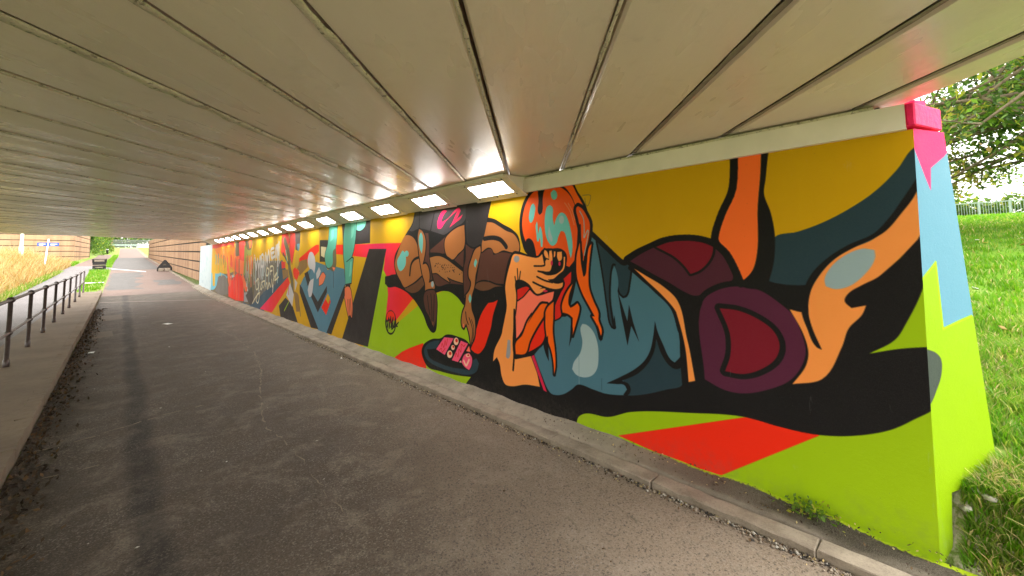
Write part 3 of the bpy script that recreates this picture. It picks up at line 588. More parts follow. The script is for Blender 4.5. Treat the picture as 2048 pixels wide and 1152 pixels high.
f t - 1 0|1849,571 1702,688 1616,797 1573,957 1561,943 1519,821 1455,746 1407,740 1362,771 1368,641 1496,574 1710,486 1824,455 1793,525 1859,561
f K - 1 0|2018,508 1877,591 1749,675 1662,757 1614,838 1582,956 1564,1068 1546,993 1507,903 1453,801 1421,783 1387,820 1353,864 1362,771 1407,738 1455,746 1519,821 1559,935 1578,844 1636,737 1722,647 1869,559 1811,546 1793,508 1834,448 1863,450 1827,500 1850,529 1920,522
f K - 0 0|1882,1273 1850,1182 1802,1041 1782,1175 1751,1042 1703,890 1768,1009 1808,849 1854,1083
s K 44|2127,1767 1981,1641 1835,1518 1787,1524
s K 34|1761,1470 1637,1380 1537,1293 1449,1220 1404,1148 1374,1030 1360,986 1361,863 1359,741 1356,643
f S - 1 0|1728,1468 1618,1409 1485,1335 1380,1237 1320,961 1312,924 1277,682 1324,663 1339,912 1392,1145 1396,1156 1488,1260 1619,1373
f W - 1 0|2252,971 2205,967 2139,919 2098,825 2091,718 2111,607 2163,543 2256,508 2338,517 2379,556 2359,617 2284,714 2257,811 2274,931
s W2 5|2299,683 2305,440
s K 6|2300,390 2191,401 2114,392 2070,393
f o - 1 0|2758,2221 2806,2219 2873,2175 2930,2100 2972,1991 2986,1887 2966,1781 2929,1708 2875,1635 2802,1564 2568,1526 2382,1470 2317,1541 2276,1703 2271,1865 2293,2002 2334,2100 2396,2173 2489,2229 2567,2247 2627,2251 2669,2214 2692,2139 2706,2001 2738,1977 2760,2006 2750,2122
f O - 1 0|2451,2239 2413,2253 2357,2253 2271,2129 2201,2012 2256,2036 2296,2032 2334,2115 2396,2195
f o - 1 30|2266,2021 2223,1996 2174,1929 2142,1857 2145,1788 2165,1699 2202,1603 2222,1520 2237,1569 2242,1667 2246,1807 2269,1908 2286,2002
f K - 1 0|2271,1851 2240,1856 2238,1667 2230,1527 2274,1491 2332,1491 2296,1633
f O - 1 0|2263,1702 2257,1625 2253,1491 2301,1490
s G 9|2248,1974 2209,1903 2203,1805 2208,1732 2168,1795 2163,1754 2211,1576
f A - 1 0|2549,2207 2515,2180 2512,2127 2542,2108 2576,2126 2589,2181
f A - 1 0|2820,2101 2797,2064 2806,1994 2841,1917 2868,1905 2886,1936 2876,2023 2847,2088
f A - 1 0|2602,2065 2568,2035 2568,1929 2554,1861 2517,1941 2468,1978 2422,1963 2386,1909 2353,1799 2339,1683 2346,1598 2363,1548 2386,1627 2406,1721 2436,1795 2473,1805 2504,1754 2534,1689 2584,1669 2632,1707 2666,1784 2675,1891 2665,1982 2638,2049
f A - 1 0|2776,1917 2767,1881 2764,1788 2736,1868 2716,1832 2703,1716 2710,1659 2731,1664 2739,1756 2761,1714 2782,1719 2790,1805 2796,1875
f W - 1 0|2431,1908 2435,1890 2447,1876 2462,1872 2477,1878 2488,1893 2491,1913 2487,1932 2475,1945 2460,1949 2445,1943 2434,1928
f W - 1 0|2618,1865 2600,1796 2577,1727 2593,1704 2631,1759
s E3 10|2418,2065 2356,1979 2315,1854
s E3 10|2377,2057 2329,1977 2307,1900
f K - 1 0|2933,1740 2889,1752 2840,1721 2810,1650 2791,1557 2915,1596 2935,1684
f R2 - 1 12|2361,1429 2455,1359 2438,1316 2497,1220 2567,1091 2581,966 2494,1019 2496,1083 2451,1201 2374,1319
f E - 1 22|2892,1235 2828,1192 2755,1189 2652,1218 2573,1237 2595,1162 2625,1131 2736,1130 2799,1080 2876,989 2966,879 2853,1040 2915,960 3009,822 3098,718 3101,953 3103,856 3080,1097 2982,1167
f R2 - 1 14|3071,1229 2924,1264 2897,1250 2993,1166 3074,1120
f R - 1 20|2704,992 2694,850 2732,743 2834,667 2969,598 2905,729 2829,844
f O - 1 22|2665,1113 2736,1107 2789,1058 2866,975 2933,891 2869,986 2931,916 3011,773 3107,679 3109,568 2969,598 2905,729 2829,844 2711,991 2668,1046
f O - 1 20|2581,1141 2590,987 2588,1003 2599,862 2578,686 2575,549 2593,467 2600,584 2624,679 2675,792 2692,922 2682,1035 2694,977 2688,1029 2656,1084
f O - 1 20|2347,1320 2403,1261 2451,1187 2482,1099 2474,1049 2410,1041 2357,1011 2359,988 2366,853 2323,963 2284,1071 2279,1115 2300,1148 2345,1117 2381,1100 2402,1133 2396,1205 2366,1277
f K - 1 0|2377,995 2359,892 2410,746 2394,839
f K - 1 0|2721,745 2661,814 2657,574 2700,647
f O - 1 20|2255,1694 2294,1575 2302,1469 2296,1378 2269,1296 2229,1215 2173,1131 2118,1049 2146,1047 2093,970 2064,873 2050,939 2080,1026 2077,1079 2130,1188 2167,1287 2172,1382 2160,1505 2129,1676 2155,1649 2185,1505 2210,1395 2227,1387 2249,1505
f K - 1 0|2092,989 2058,871 2063,839 2079,891
f K - 1 0|3122,1621 3040,1620 2894,1583 2787,1570 2701,1638 2581,1644 2465,1634 2411,1583 2434,1446 2493,1343 2456,1316 2477,1271 2612,1235 2693,1208 2807,1186 2902,1266 3077,1225 3321,788 3247,1415
f E - 1 0|2886,1231 2828,1192 2755,1188 2652,1216 2573,1234 2594,1170 2755,1166 2982,1136
f R2 - 1 0|3069,1225 2924,1263 2902,1248 2993,1170 3071,1125
f S - 1 18|3122,1589 3040,1592 2894,1567 2766,1559 2715,1591 2695,1502 2658,1540 2692,1600 2681,1632 2651,1615 2628,1547 2621,1622 2591,1623 2583,1547 2595,1480 2616,1431 2657,1421 2707,1426 2769,1428 2667,1389 2588,1391 2529,1407 2461,1460 2444,1565 2428,1561 2448,1446 2510,1401 2589,1351 2649,1348 2532,1312 2461,1326 2471,1286 2543,1261 2631,1264 2701,1269 2763,1249 2701,1260 2671,1258 2712,1229 2796,1202 2848,1237 2901,1289 3012,1330 3087,1321 3105,1288 3090,1176 3099,1055 3125,933 3124,972 3139,543 3118,514 2894,584 2825,462 2779,313 2976,291 3181,231 3279,232 3329,299 3361,427 3403,488 3469,431 3446,549 3320,749 3309,789 3269,918 3236,1044 3246,1142 3256,1249 3223,1374 3172,1498
f S - 1 0|2523,1609 2466,1612 2473,1536 2507,1521 2525,1558
f S - 1 0|2562,1614 2544,1613 2554,1565 2568,1558
f K - 1 0|2554,1554 2526,1510 2537,1466 2485,1467 2529,1429 2588,1399 2687,1407 2616,1428 2585,1480
f K - 1 0|2649,1346 2540,1363 2473,1402 2482,1329 2532,1312 2590,1321
f K - 1 0|3087,1321 3012,1330 2923,1296 2896,1274 2980,1258 3077,1233
f p3 - 1 0|2581,1505 2583,1493 2588,1484 2595,1481 2602,1484 2607,1493 2608,1505 2606,1516 2601,1525 2594,1528 2587,1525 2582,1517
f p3 - 1 0|2485,1499 2487,1489 2492,1482 2499,1479 2505,1482 2510,1489 2511,1499 2509,1510 2504,1517 2497,1520 2491,1517 2486,1510
f p3 - 1 0|2654,1236 2658,1231 2669,1227 2684,1224 2699,1225 2710,1228 2714,1233 2710,1239 2699,1243 2684,1245 2668,1245 2658,1241
s K 16|2826,1474 2706,1477 2683,1502 2703,1589
s K 16|2775,1424 2687,1410 2607,1413
s K 16|2792,1370 2689,1336 2590,1321
s K 18|2846,1314 2752,1284 2631,1256 2534,1250
s K 14|3067,1443 3060,1334
s K 14|3021,1415 3039,1335
s K 14|3104,1361 3085,1257
s K 24|3122,1017 3130,796 3135,544 3153,400
s K 22|3123,535 3000,572 2857,613
s K 12|2663,1547 2633,1540
f G2 - 1 0|3034,1544 3040,1526 3056,1513 3077,1508 3098,1513 3113,1526 3118,1544 3112,1562 3097,1575 3075,1579 3054,1574 3039,1561
f G2 - 1 0|3228,697 3187,698 3204,521 3232,503 3260,517
f p3 - 0 6|2887,585 2850,602 2690,283 2731,291
f M - 1 34|1782,1535 1682,1589 1573,1632 1470,1670 1348,1681 1234,1677 1162,1660 1100,1637 1041,1582 1005,1511 989,1442 997,1400 1052,1369 1143,1329 1246,1280 1327,1305 1442,1368 1565,1427 1686,1490
f m - 1 16|1530,1635 1429,1668 1310,1676 1198,1665 1107,1639 1117,1575 1155,1510 1215,1458 1275,1434 1318,1494 1393,1562 1465,1602
s M 10|1539,1639 1682,1585
s K 44|1797,1526 1682,1595 1555,1652 1420,1692 1271,1696 1161,1675 1086,1636 1009,1567 962,1470 944,1374
f M2 - 1 38|1196,1245 1098,1326 960,1360 834,1340 733,1271 666,1203 624,1095 610,986 642,886 702,802 806,731 963,667 1079,662 1210,706
f m - 1 32|1087,1207 968,1200 844,1151 772,1092 743,1014 766,928 845,848 957,792 1073,787 1034,900 1030,1043
f X - 1 0|927,2273 777,2261 790,2104 818,1878 837,1582 874,1460 942,1387 977,1511 1072,1677 1049,1788 1000,1895 956,2019
s K 50|942,2266 963,2020 1037,1861 1088,1724 1088,1650 1025,1575 979,1475 946,1378
f K - 1 0|777,2270 734,2262 765,2048 778,1962 747,1837 732,1699 745,1530 795,1351 928,1356 951,1378 874,1460 837,1582 818,1878 790,2104
f S - 1 0|80,1901 82,1656 165,1546 257,1444 327,1397 388,1349 408,1303 381,1267 316,1287 337,1234 399,1153 436,1044 540,844 689,784 614,907 597,988 617,1096 678,1234 617,1223 583,1226 578,1322 533,1419 450,1531 361,1599 266,1649 197,1719
f K - 1 0|73,1964 77,1901 151,1773 220,1684 337,1614 437,1546 504,1468 563,1355 583,1226 569,1133 530,1014 555,1026 595,1130 617,1223 604,1336 557,1450 474,1546 372,1622 265,1678 194,1762 135,1858
f G - 1 0|494,1421 472,1476 412,1546 315,1598 264,1590 264,1546 312,1457 386,1387 447,1369 490,1382
f K - 0 0|74,1677 93,1640 165,1544 257,1442 238,1394 68,1491 52,1676
f K2 - 1 0|7783,2243 6553,2220 6564,1811 7179,1808 7710,1844
f g2 - 1 14|7118,2241 6702,2231 6777,2096 6964,2036 7112,2054
f g - 1 20|7616,2254 7119,2251 7157,1911 7226,1705 7313,1571 7236,1556 7266,1394 7307,1124 7570,1092 7609,1389 7673,1604 7686,1930
f g2 - 1 0|7346,2193 7218,2195 7260,1956 7346,1907
f g2 - 1 0|7362,1497 7301,1508 7323,1269 7415,1224
s K 16|7298,1577 7532,1497
f K2 - 1 0|7570,1092 7333,1123 7356,1035 7541,1040
f E4 - 1 18|7567,1028 7355,1029 7273,879 7240,677 7260,512 7338,566 7415,521 7499,655 7615,856 7682,895
s K 14|7452,825 7415,538
s K 14|7390,829 7337,525
s K 14|7338,843 7276,551
f K2 - 0 0|8951,1941 8462,1924 8471,1493 8924,1491
f C - 0 0|8873,1805 8564,1786 8671,1575 8862,1612
s K2 18|8967,2223 8924,1491
f R - 0 0|10427,1526 9540,1769 9172,1849 8994,1844 8986,1710 9598,1488 9910,1408 10242,1378
f b3 - 1 0|10596,1401 10001,1526 9715,1488 9746,1358 10234,1271
f N - 0 0|10167,954 9971,1119 9662,1283 9150,1490 8597,1422 8463,1331 8096,1405 7635,1367 7569,1071 8429,77 8959,90
f g - 1 16|8414,2238 7985,2234 8029,1898 8082,1742 8158,1449 8401,1366 8565,1422 8640,1610 8490,1843
f g2 - 1 0|8313,2116 8160,2119 8212,1950 8365,1886
f b4 - 1 0|8200,1698 8053,1764 8036,1405 8151,1314 8401,1366 8219,1448
f E4 - 1 0|8228,1392 8065,1383 8151,1309
f K2 - 0 0|10211,978 10038,907 8926,118 9391,99 10197,793
f K2 - 0 0|7597,1091 7588,879 8214,105 8475,105
f K2 - 0 0|9366,853 8994,670 8498,1017 8491,891 8981,451 9411,739
f K2 - 1 0|9897,1226 9662,1283 9494,1085 9639,952
s K2 14|8165,1336 8148,1000
s K2 10|9717,948 9508,1286 9150,1490
f W3 - 1 0|9459,1704 9267,1614 9183,1440 9244,1242 9359,1314 9589,1361 9693,1514 9610,1667
f W3 - 1 0|8967,1382 8858,1299 8955,1189 9092,1124 9135,1245
f W3 - 1 0|9274,1142 9301,993 9398,764 9546,725 9649,875 9531,1058
f E4 - 1 10|8722,1278 8573,1212 8710,1066 8944,997 8953,1153
f R - 0 0|8439,871 8275,723 8512,442 8782,568
f Y - 0 0|8439,871 8309,788 8397,669 8548,749
f b4 - 0 0|23836,875 18830,999 14606,1439 13473,1490 13261,-254 23421,-681
f N2 - 0 0|16082,337 13318,651 12124,1405 13588,-205 15997,-194
f N2 - 0 0|15085,93 13318,651 12124,1405 11677,1535 11069,1114 13628,117
f D2 - 1 0|14822,1381 13235,1488 11863,1514 12084,1018 13318,651 14871,161 15802,142 15205,909
f R P 0 0|13821,113 11137,1112 10954,959 12514,126
f K2 - 0 0|11862,354 11300,600 10748,482 10278,100 11684,79
s L 30|11016,520 11375,272
f R3 - 1 10|11743,2213 11232,2169 11079,2000 11392,1597 11652,1661 11810,1747
f R3 - 1 10|11062,2202 10663,2183 10615,1985 10827,1417 11049,1656
f R3 - 1 0|11748,1493 11380,1473 11367,1330 11692,1304
f R - 1 0|10752,1300 10502,1362 10245,1233 10415,1058 10674,1145
f K3 - 1 0|10665,2203 10247,2202 10265,1878 10344,1727 10598,1769
f N - 1 0|10482,1903 10279,1907 10288,1783 10406,1727
f Y2 - 1 0|10531,1729 10283,1726 10321,1421 10497,1304 10633,1419
f b3 - 1 0|10324,1459 9747,1554 9679,1373 10240,1158
s b4 200|11502,2014 11117,1656 11019,1315 10794,1024 10737,735
s K3 60|11619,1703 11096,1414
f b3 - 1 0|11653,1284 11153,1293 11071,1134 11556,1037
s g2 50|11371,1762 11239,1474
f W3 - 1 0|10956,979 10639,721 10730,426 11235,665
f W3 - 1 0|10606,1089 10380,1002 10550,794
s p3 40|11061,875 11046,697
f b3 - 1 0|10646,798 10265,707 10178,360 10419,338 10532,575
s b4 40|10258,614 10101,275
f R3 - 0 0|23249,2195 17856,2188 17779,1759 23190,1960
f O2 - 1 0|22121,2012 19867,2063 17805,1902 17440,1422 18265,1244 19757,1532 21866,1803
f Y - 0 0|22983,2028 22125,2029 21861,924 22938,967
f A2 - 1 0|23398,993 22291,982 21461,934 20526,1005 18964,877 19267,778 21041,798 21354,475 21908,266 23650,177
f D2 - 1 0|21140,811 19106,783 18682,243 20330,112 21687,195 21257,480
f Y - 0 0|23500,1387 22490,1358 21861,924 21839,404 22355,380 22593,906 22938,967 23018,402 23355,387
f O3 - 1 0|17805,1902 16229,1900 16097,1068 16972,1046 18912,1414 18298,1417
f R3 - 1 0|17163,2166 16033,2183 16163,1482 16924,1533
f b4 - 1 0|17785,2185 17163,2166 16946,1669 17618,1645
f Y3 - 1 0|16185,2004 15100,1978 15238,1435 15631,1079 16192,910 16163,1482
f b4 - 1 0|16089,2158 15020,2173 15093,1928 15518,1836 15879,1945
f O3 - 1 0|15564,2141 15146,2152 15201,1930 15414,1885
f R - 1 0|18739,532 16976,1073 16065,862 16015,174 17210,115 18665,157
f O3 - 1 0|19003,1473 18148,617 18585,539 19184,1171
s W 90|18349,896 17638,973
f b4 - 1 0|16201,961 14825,1534 14448,1014 14851,235 15948,128
f G2 - 1 0|16000,455 15422,439 15276,203 15952,153
f O3 - 1 0|16347,1114 15444,587 15771,494 16445,954
f K3 - 1 0|15752,369 14919,710 14652,296 15047,124
s Y3 64|21706,1727 21552,1408 21557,1088
s Y3 109|21133,1710 21164,1595 21080,1476
s Y3 57|20910,1565 20901,1269 20778,973
s Y3 115|20576,1648 20539,1478 20501,1305
s Y 56|20613,1819 20651,1655 20542,1494
s b4 75|20483,1724 20565,1516 20393,1310
s O2 68|19243,1708 19217,1581 19193,1457
s O2 112|20025,1743 20084,1444 19900,1150
s Y 92|21392,1741 21241,1506 21285,1274
s O2 81|21117,1555 21122,1322 21012,1091
s b4 91|19907,1679 19865,1560 19857,1439
s Y 50|20262,1532 20236,1248 20141,967
s Y3 94|20965,1558 20930,1314 20856,1072
s Y 75|20417,1586 20374,1221 20260,860
s b4 79|19702,1678 19588,1453 19609,1228
s O2 110|21330,1728 21270,1548 21248,1370
s Y 102|21065,1578 20995,1268 20925,960
s b4 99|20122,1955 20090,1721 20023,1488
s Y 115|21820,1694 21680,1528 21742,1363
s Y 50|21292,1731 21152,1453 21166,1177
s b4 73|21243,1770 21184,1595 21163,1420
s A2 103|21885,1711 21721,1532 21801,1356
s O2 89|19201,1741 19152,1415 19071,1089
s b4 83|20103,1781 20058,1570 20014,1360
s Y 85|21421,1695 21389,1386 21279,1080
s A2 76|21299,1760 21232,1552 21204,1344
s Y 108|17806,1513 17714,1243 17709,977
s R3 93|18439,1685 18303,1446 18348,1208
s O3 55|18983,1613 19052,1482 18932,1354
s O2 68|17970,1393 17932,1186 17895,980
s R3 115|18458,1626 18453,1442 18388,1257
s O2 99|17736,1522 17757,1324 17665,1126
s O2 70|17562,1642 17494,1416 17482,1194
s R3 119|19108,1602 19096,1376 19019,1150
s O2 47|17722,1443 17672,1320 17678,1196
s Y 75|18880,1571 18752,1397 18811,1222
s O3 79|18890,1461 18829,1233 18800,1006
s O2 81|17832,1661 17770,1474 17764,1285
s O2 49|18031,1484 18013,1310 17966,1135
s Y 83|18956,1637 18879,1488 18897,1336
s R3 86|18346,1672 18298,1576 18310,1481
s R3 49|18093,1430 18024,1293 18043,1156
s O3 74|18488,831 18386,615 18404,395
s R 52|16955,874 16864,721 16903,564
s O3 49|16148,932 16131,754 16091,576
s O3 38|16235,874 16133,535 16126,194
s R3 54|16207,772 16205,531 16131,299
s R 70|17873,865 17821,738 17826,605
s R 83|18274,734 18246,352 18131,-22
s R 77|17957,769 17843,389 17816,7
s R 97|17524,805 17461,457 17399,109
s R3 51|18266,933 18235,687 18174,441
s R 64|16843,749 16829,589 16790,434
s R 71|17569,672 17530,533 17519,390
s R3 74|18536,844 18465,629 18454,415
s R3 98|18496,714 18415,530 18424,339
s R 97|18203,912 18128,589 18082,268
s R3 51|17818,875 17710,750 17771,619
s R 95|16528,928 16480,632 16431,337
s R 72|17423,938 17361,591 17300,244
s R 49|17532,851 17581,661 17466,481
s R3 102|16929,947 16878,573 16802,205
s R3 104|17667,749 17602,541 17592,331
s O3 54|17298,769 17215,451 17186,133
s R 36|16249,960 16202,744 16180,528
s R3 95|17802,786 17806,651 17753,522
s W3 89|15795,1478 15792,1080 15674,688
s O3 40|15712,1536 15710,1222 15617,909
s W3 85|15610,1463 15564,1008 15474,563
s b4 66|14678,1589 14682,1321 14605,1055
s W3 44|15590,1486 15530,1087 15471,692
s O3 80|15560,1514 15575,1309 15500,1108
s b4 45|16007,1560 16000,1209 15899,863
s b4 40|15605,1509 15562,1149 15498,795
s D2 60|15657,1549 15589,1173 15544,801
s D2 52|15577,1546 15576,1390 15530,1237
s W3 76|15638,1425 15549,989 15506,554
s Y3 45|15761,1557 15715,1252 15669,950
s W3 81|14687,1652 14619,1381 14612,1112
s O3 66|15150,1502 15113,1097 15034,698
s W3 84|14630,1534 14627,1216 14543,900
s O3 59|14663,1630 14596,1217 14550,808
s Y3 85|15396,1539 15371,1292 15324,1050
s D2 30|15238,1588 15202,1265 15145,944
s D2 58|14650,1532 14586,1217 14563,902
s D2 61|15462,1459 15318,1010 15329,561
s Y3 55|15793,1539 15747,1160 15677,783
s O3 40|15274,1534 15223,1262 15195,989
s W3 37|14760,1585 14744,1173 14647,771
s b4 36|15719,1503 15778,1287 15654,1076
s W3 63|15132,1603 15101,1315 15050,1033
s Y3 39|14648,1443 14647,1216 14585,989
s O3 78|15042,1500 15007,1331 14994,1163
s b4 78|15590,1483 15514,1055 15462,630
s D2 37|15646,1554 15636,1410 15603,1269
s W3 43|15478,1489 15472,1223 15399,958
s R3 82|17321,1448 17294,1291 17267,1137
s R3 77|17475,1544 17361,1362 17411,1181
s b4 75|16988,1528 16955,1257 16897,988
s O3 31|17635,1586 17636,1432 17581,1282
s R3 46|17484,1597 17406,1306 17382,1016
s b4 53|17706,1587 17580,1198 17567,814
s R3 44|17700,1556 17663,1426 17654,1300
s R3 45|17727,1471 17634,1186 17625,901
s R3 51|17363,1530 17335,1370 17307,1211
s R3 71|17729,1558 17682,1219 17608,885
s b4 40|17614,1623 17553,1360 17521,1099
s b3 55|16936,1531 16843,1286 16853,1038
s O2 72|15479,1666 15412,1449 15415,1233
s b4 76|15043,1604 15054,1283 14952,964
s Y3 76|15341,1526 15304,1196 15245,869
s O3 82|15677,1628 15644,1411 15611,1193
s b4 70|15840,1580 15676,1221 15730,864
s O2 33|15842,1672 15794,1437 15771,1206
s Y3 48|14883,1732 14823,1383 14785,1038
s O3 61|15069,1627 15028,1418 15009,1209
s O2 71|15244,1654 15239,1380 15165,1110
s b4 42|16016,1514 15962,1248 15933,981
s Y3 61|15447,1446 15375,1124 15351,802
s O3 61|15379,1626 15318,1366 15303,1107
s b4 67|15706,1579 15684,1274 15614,972
s b4 64|15639,1694 15574,1504 15582,1315
s O3 61|15061,1648 14987,1369 14982,1094
s O3 47|14957,1709 14948,1488 14895,1267
s Y2 80|12552,2008 12509,1835 12515,1664
s Y2 74|13475,2110 13464,1939 13434,1770
s Y 110|12591,2052 12567,1910 12560,1767
s Y2 89|13548,2091 13529,2010 13529,1929
s Y2 118|13013,2055 13036,1942 12987,1828
s Y2 98|11980,2071 11973,1999 11966,1930
s Y2 95|13910,2042 13937,1943 13884,1842
s Y 57|14549,2148 14489,2014 14514,1884
s Y 107|13576,2006 13554,1903 13551,1800
s Y2 86|14294,2126 14245,1988 14258,1851
s Y 85|12050,1919 12063,1816 12029,1712
s Y 98|12241,2001 12251,1789 12197,1576
s Y2 81|12649,1973 12626,1837 12620,1705
s Y2 90|12456,1961 12458,1828 12428,1694
s Y 74|12787,2059 12789,1847 12740,1638
s Y2 115|12799,1939 12833,1853 12780,1766
s D2 35|12669,1687 12640,1503 12629,1322
s W3 34|13738,1455 13707,1283 13695,1110
s W3 63|13936,1629 13901,1425 13884,1220
s W 54|13902,1512 13894,1293 13846,1072
s W3 71|13576,1537 13529,1312 13521,1088
s W 43|13709,1453 13728,1221 13651,992
s W3 52|13885,1537 13849,1255 13814,972
s W3 72|14108,1402 14132,1203 14056,1008
s W3 36|11960,1872 11970,1659 11918,1447
s W3 45|12099,1934 12090,1766 12065,1597
s W3 48|12123,1784 12100,1559 12077,1332
s W3 46|13496,1657 13476,1421 13439,1189
s W3 37|12478,1703 12504,1561 12448,1420
s D2 33|13093,1588 13091,1417 13054,1250
s W 65|13672,1470 13658,1277 13625,1085
s W 29|13176,1678 13148,1516 13138,1357
s D2 29|12161,1767 12144,1609 12128,1448
s W 63|13797,1537 13718,1293 13736,1049
s W3 28|14627,1458 14509,1221 14561,979
s W 64|14539,1366 14453,1122 14472,875
s W3 55|13912,1590 13907,1396 13862,1201
s D2 30|13829,1484 13800,1251 13771,1019
s W3 65|13741,1556 13715,1271 13671,991
s D2 53|13829,1558 13815,1373 13782,1189
s W3 31|14018,1490 13977,1243 13955,999
s D2 33|12461,1779 12459,1606 12425,1435
s D2 74|13026,1622 12968,1354 12964,1088
s D2 36|14236,1366 14241,1250 14205,1133
s W3 63|12146,1928 12133,1726 12104,1526
s W3 58|12528,1704 12517,1599 12505,1495
s W 40|12026,1752 12037,1634 12002,1516
s W3 52|13206,1632 13180,1481 13171,1331
s W 39|13628,1496 13549,1246 13566,997
s W3 38|12689,1715 12634,1597 12663,1479
s D2 50|12522,1802 12501,1608 12480,1415
s W 47|13371,1476 13330,1285 13326,1096
s W3 51|12090,1851 12098,1613 12042,1376
s W3 56|13747,1527 13694,1334 13699,1143
s W3 41|12353,1843 12334,1656 12314,1469
s W3 32|11981,1851 11952,1713 11954,1578
s D2 34|13671,1539 13670,1453 13650,1370
s W3 36|14431,1429 14437,1319 14401,1208
s W3 42|12337,1686 12345,1605 12320,1524
s D2 26|14674,1256 14615,983 14598,708
s W 47|12088,1209 12035,1076 12060,938
s W 32|13730,1004 13727,826 13685,647
s W 43|14067,937 14029,796 14031,655
s N2 58|12090,1311 12115,1245 12077,1180
s D2 50|12563,1254 12575,1059 12520,867
s D2 57|12773,1167 12734,1047 12746,926
s K3 28|12432,1200 12460,1003 12391,811
s N2 48|12801,1259 12738,1085 12761,907
s W 59|12071,1276 12078,1192 12054,1107
s D2 54|12291,1253 12288,1070 12253,887
s D2 63|12847,1129 12814,991 12815,851
s D2 35|13726,973 13679,908 13709,838
s D2 39|14522,849 14522,699 14481,552
s W 29|12136,1370 12116,1177 12096,982
s D2 48|13944,987 13918,786 13892,586
s W 52|12966,1176 12927,996 12924,817
s W 58|13248,1135 13270,935 13201,742
s K3 54|12534,1224 12530,1032 12493,844
s W 23|12518,1151 12500,1059 12498,967
s W 64|14064,910 14051,736 14019,567
s K3 27|13997,935 13987,781 13957,628
s N2 28|12227,1180 12176,1074 12205,965
s N2 24|14109,870 14115,760 14081,653
s W 31|13646,1025 13615,930 13622,835
s N2 54|13539,932 13497,742 13492,548
s W 58|12938,1166 12936,998 12900,832
s W4 75|14612,1585 14426,1235 14292,1559 14120,1265 13997,1632
s W4 75|13822,1655 13866,1389 13683,1319 13526,1440 13650,1678 13822,1655
s W4 75|13361,1394 13354,1722 13157,1442 13036,1788 12894,1466
s W4 75|12493,1846 12784,1806 12699,1580 12348,1634
s W4 75|12747,1704 12465,1739
s W4 75|12239,1600 12271,1907 12032,1664 12010,1988
s C2 50|13168,1303 13236,1117 13054,1099 12958,1261 13168,1303
s C2 50|12795,1129 12818,1331 12565,1357
s C2 50|12779,1219 12611,1240
s C2 50|12413,1095 12480,1336
s C2 45|14231,943 14425,838 14346,644 14098,705 14046,926 14231,943 13965,615
s C2 45|13917,858 13795,672 13612,753 13722,866 13352,928 13468,736
s C2 45|13244,793 13119,891 13009,713 12899,900 12715,796
s C2 45|12635,999 12530,804 12444,1006 12331,1097 12141,1189 12320,988 11974,1086
s C2 45|13880,572 14173,507 14304,327 14089,258 13941,425 14026,540 14466,365 14765,194
s W4 60|12469,851 12491,675
s b4 5|2210,2112 2125,2102 2149,2021 2175,2023 2187,2084
s t 3|2065,536 2069,442'''
WX = 2.987; WZ = 2.30; WY1 = 26.75
pt = Painter(WY1, WZ, 215, PAL['Y'])
pt.run(MURAL)
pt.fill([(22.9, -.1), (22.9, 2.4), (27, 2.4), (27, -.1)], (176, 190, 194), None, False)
nz = RS.rand(40, 30)
for i in range(30): # grey-blue scuffs on the whitewashed end
    y, z = 23+3.5*RS.rand(), .1+2*RS.rand(); pt.stroke([(y, z), (y+.1*RS.randn(), z+.2*RS.rand())], .05+.08*RS.rand(), (150, 172, 184))
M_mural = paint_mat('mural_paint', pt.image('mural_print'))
pe = Painter(.62, 2.5, 240, (130, 166, 0), y0=-.06)  # lime and blue darkened in the paint to offset daylight on this face
pe.fill(np.array([(-60,2400),(-60,1460),(46,1431),(173,1523),(184,1177),(416,1228),(500,1210),(560,1900),(500,2500)])/1000., (88,138,160), None, False)
pe.fill(np.array([(-60,2500),(70,2260),(79,2130),(184,1901),(193,2023),(295,2094),(400,2200),(400,2500)])/1000., (236,32,98), None, False)
pe.fill(np.array([(-60,1106),(2,1106),(43,1086),(107,1063),(146,1025),(140,957),(104,893),(25,809),(-60,785)])/1000., (58,68,62), None, True)
pe.stroke(np.array([(46,1431),(173,1523),(184,1177),(416,1228)])/1000., .012, (150, 220, 0))
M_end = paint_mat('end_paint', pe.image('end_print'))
M_pink = simple('hot_pink_paint', srgb(236, 32, 98), .6, .12, 30, .25, .5)

# ------------------------------------------------------------------ ground sheets
def grid(name, xs, ys, f, mat, off=0., smooth=True):
    V = [(x, y, f(x, y)+off) for y in ys for x in xs]; nx = len(xs)
    Fc = [(j*nx+i, j*nx+i+1, (j+1)*nx+i+1, (j+1)*nx+i) for j in range(len(ys)-1) for i in range(nx-1)]
    return fastmesh(name, V, Fc, [mat], smooth=smooth)
XS = sorted(set([-70, -40, -25, -18, -14] + [round(-12+.6*i, 3) for i in range(15)] + [-3.2, -2.9, -2, -1, 0, 1, 2, 2.55, 2.8, 2.95, 2.99, 3.03, 3.08, 3.12, 3.16, 3.22, 3.3, 3.36, 3.44, 3.52, 3.7, 3.9, 4.2, 4.6, 5, 5.5, 6, 7, 8, 9, 10.5, 12, 14, 17, 20, 25, 30, 36, 43, 50, 60, 90, 140, 220]))
YS = sorted(set([-80, -40, -25, -15, -10] + [round(-8+.5*i, 3) for i in range(15)] + [-.6, -.45, -.3, -.2, -.12, -.05, .02, .1, .16, .25, .5, .8, 1.2, 2, 3, 5, 8, 11, 14, 17, 19, 20, 21, 22, 22.9, 23.1, 24, 25, 27] + list(range(29, 70, 2)) + [75, 80, 85, 90, 95, 100, 110, 120, 135, 150, 160, 180, 220, 300, 420]))
def hzn(x, y):
    z = hz(x, y)
    if -3.3 < x < 2.95: z -= .012
    if x > 3.2 and y < 23: z += .035*math.sin(7*x+3*y)*math.sin(5*y-2*x)*min(1, (x-3.2)/2)
    return z
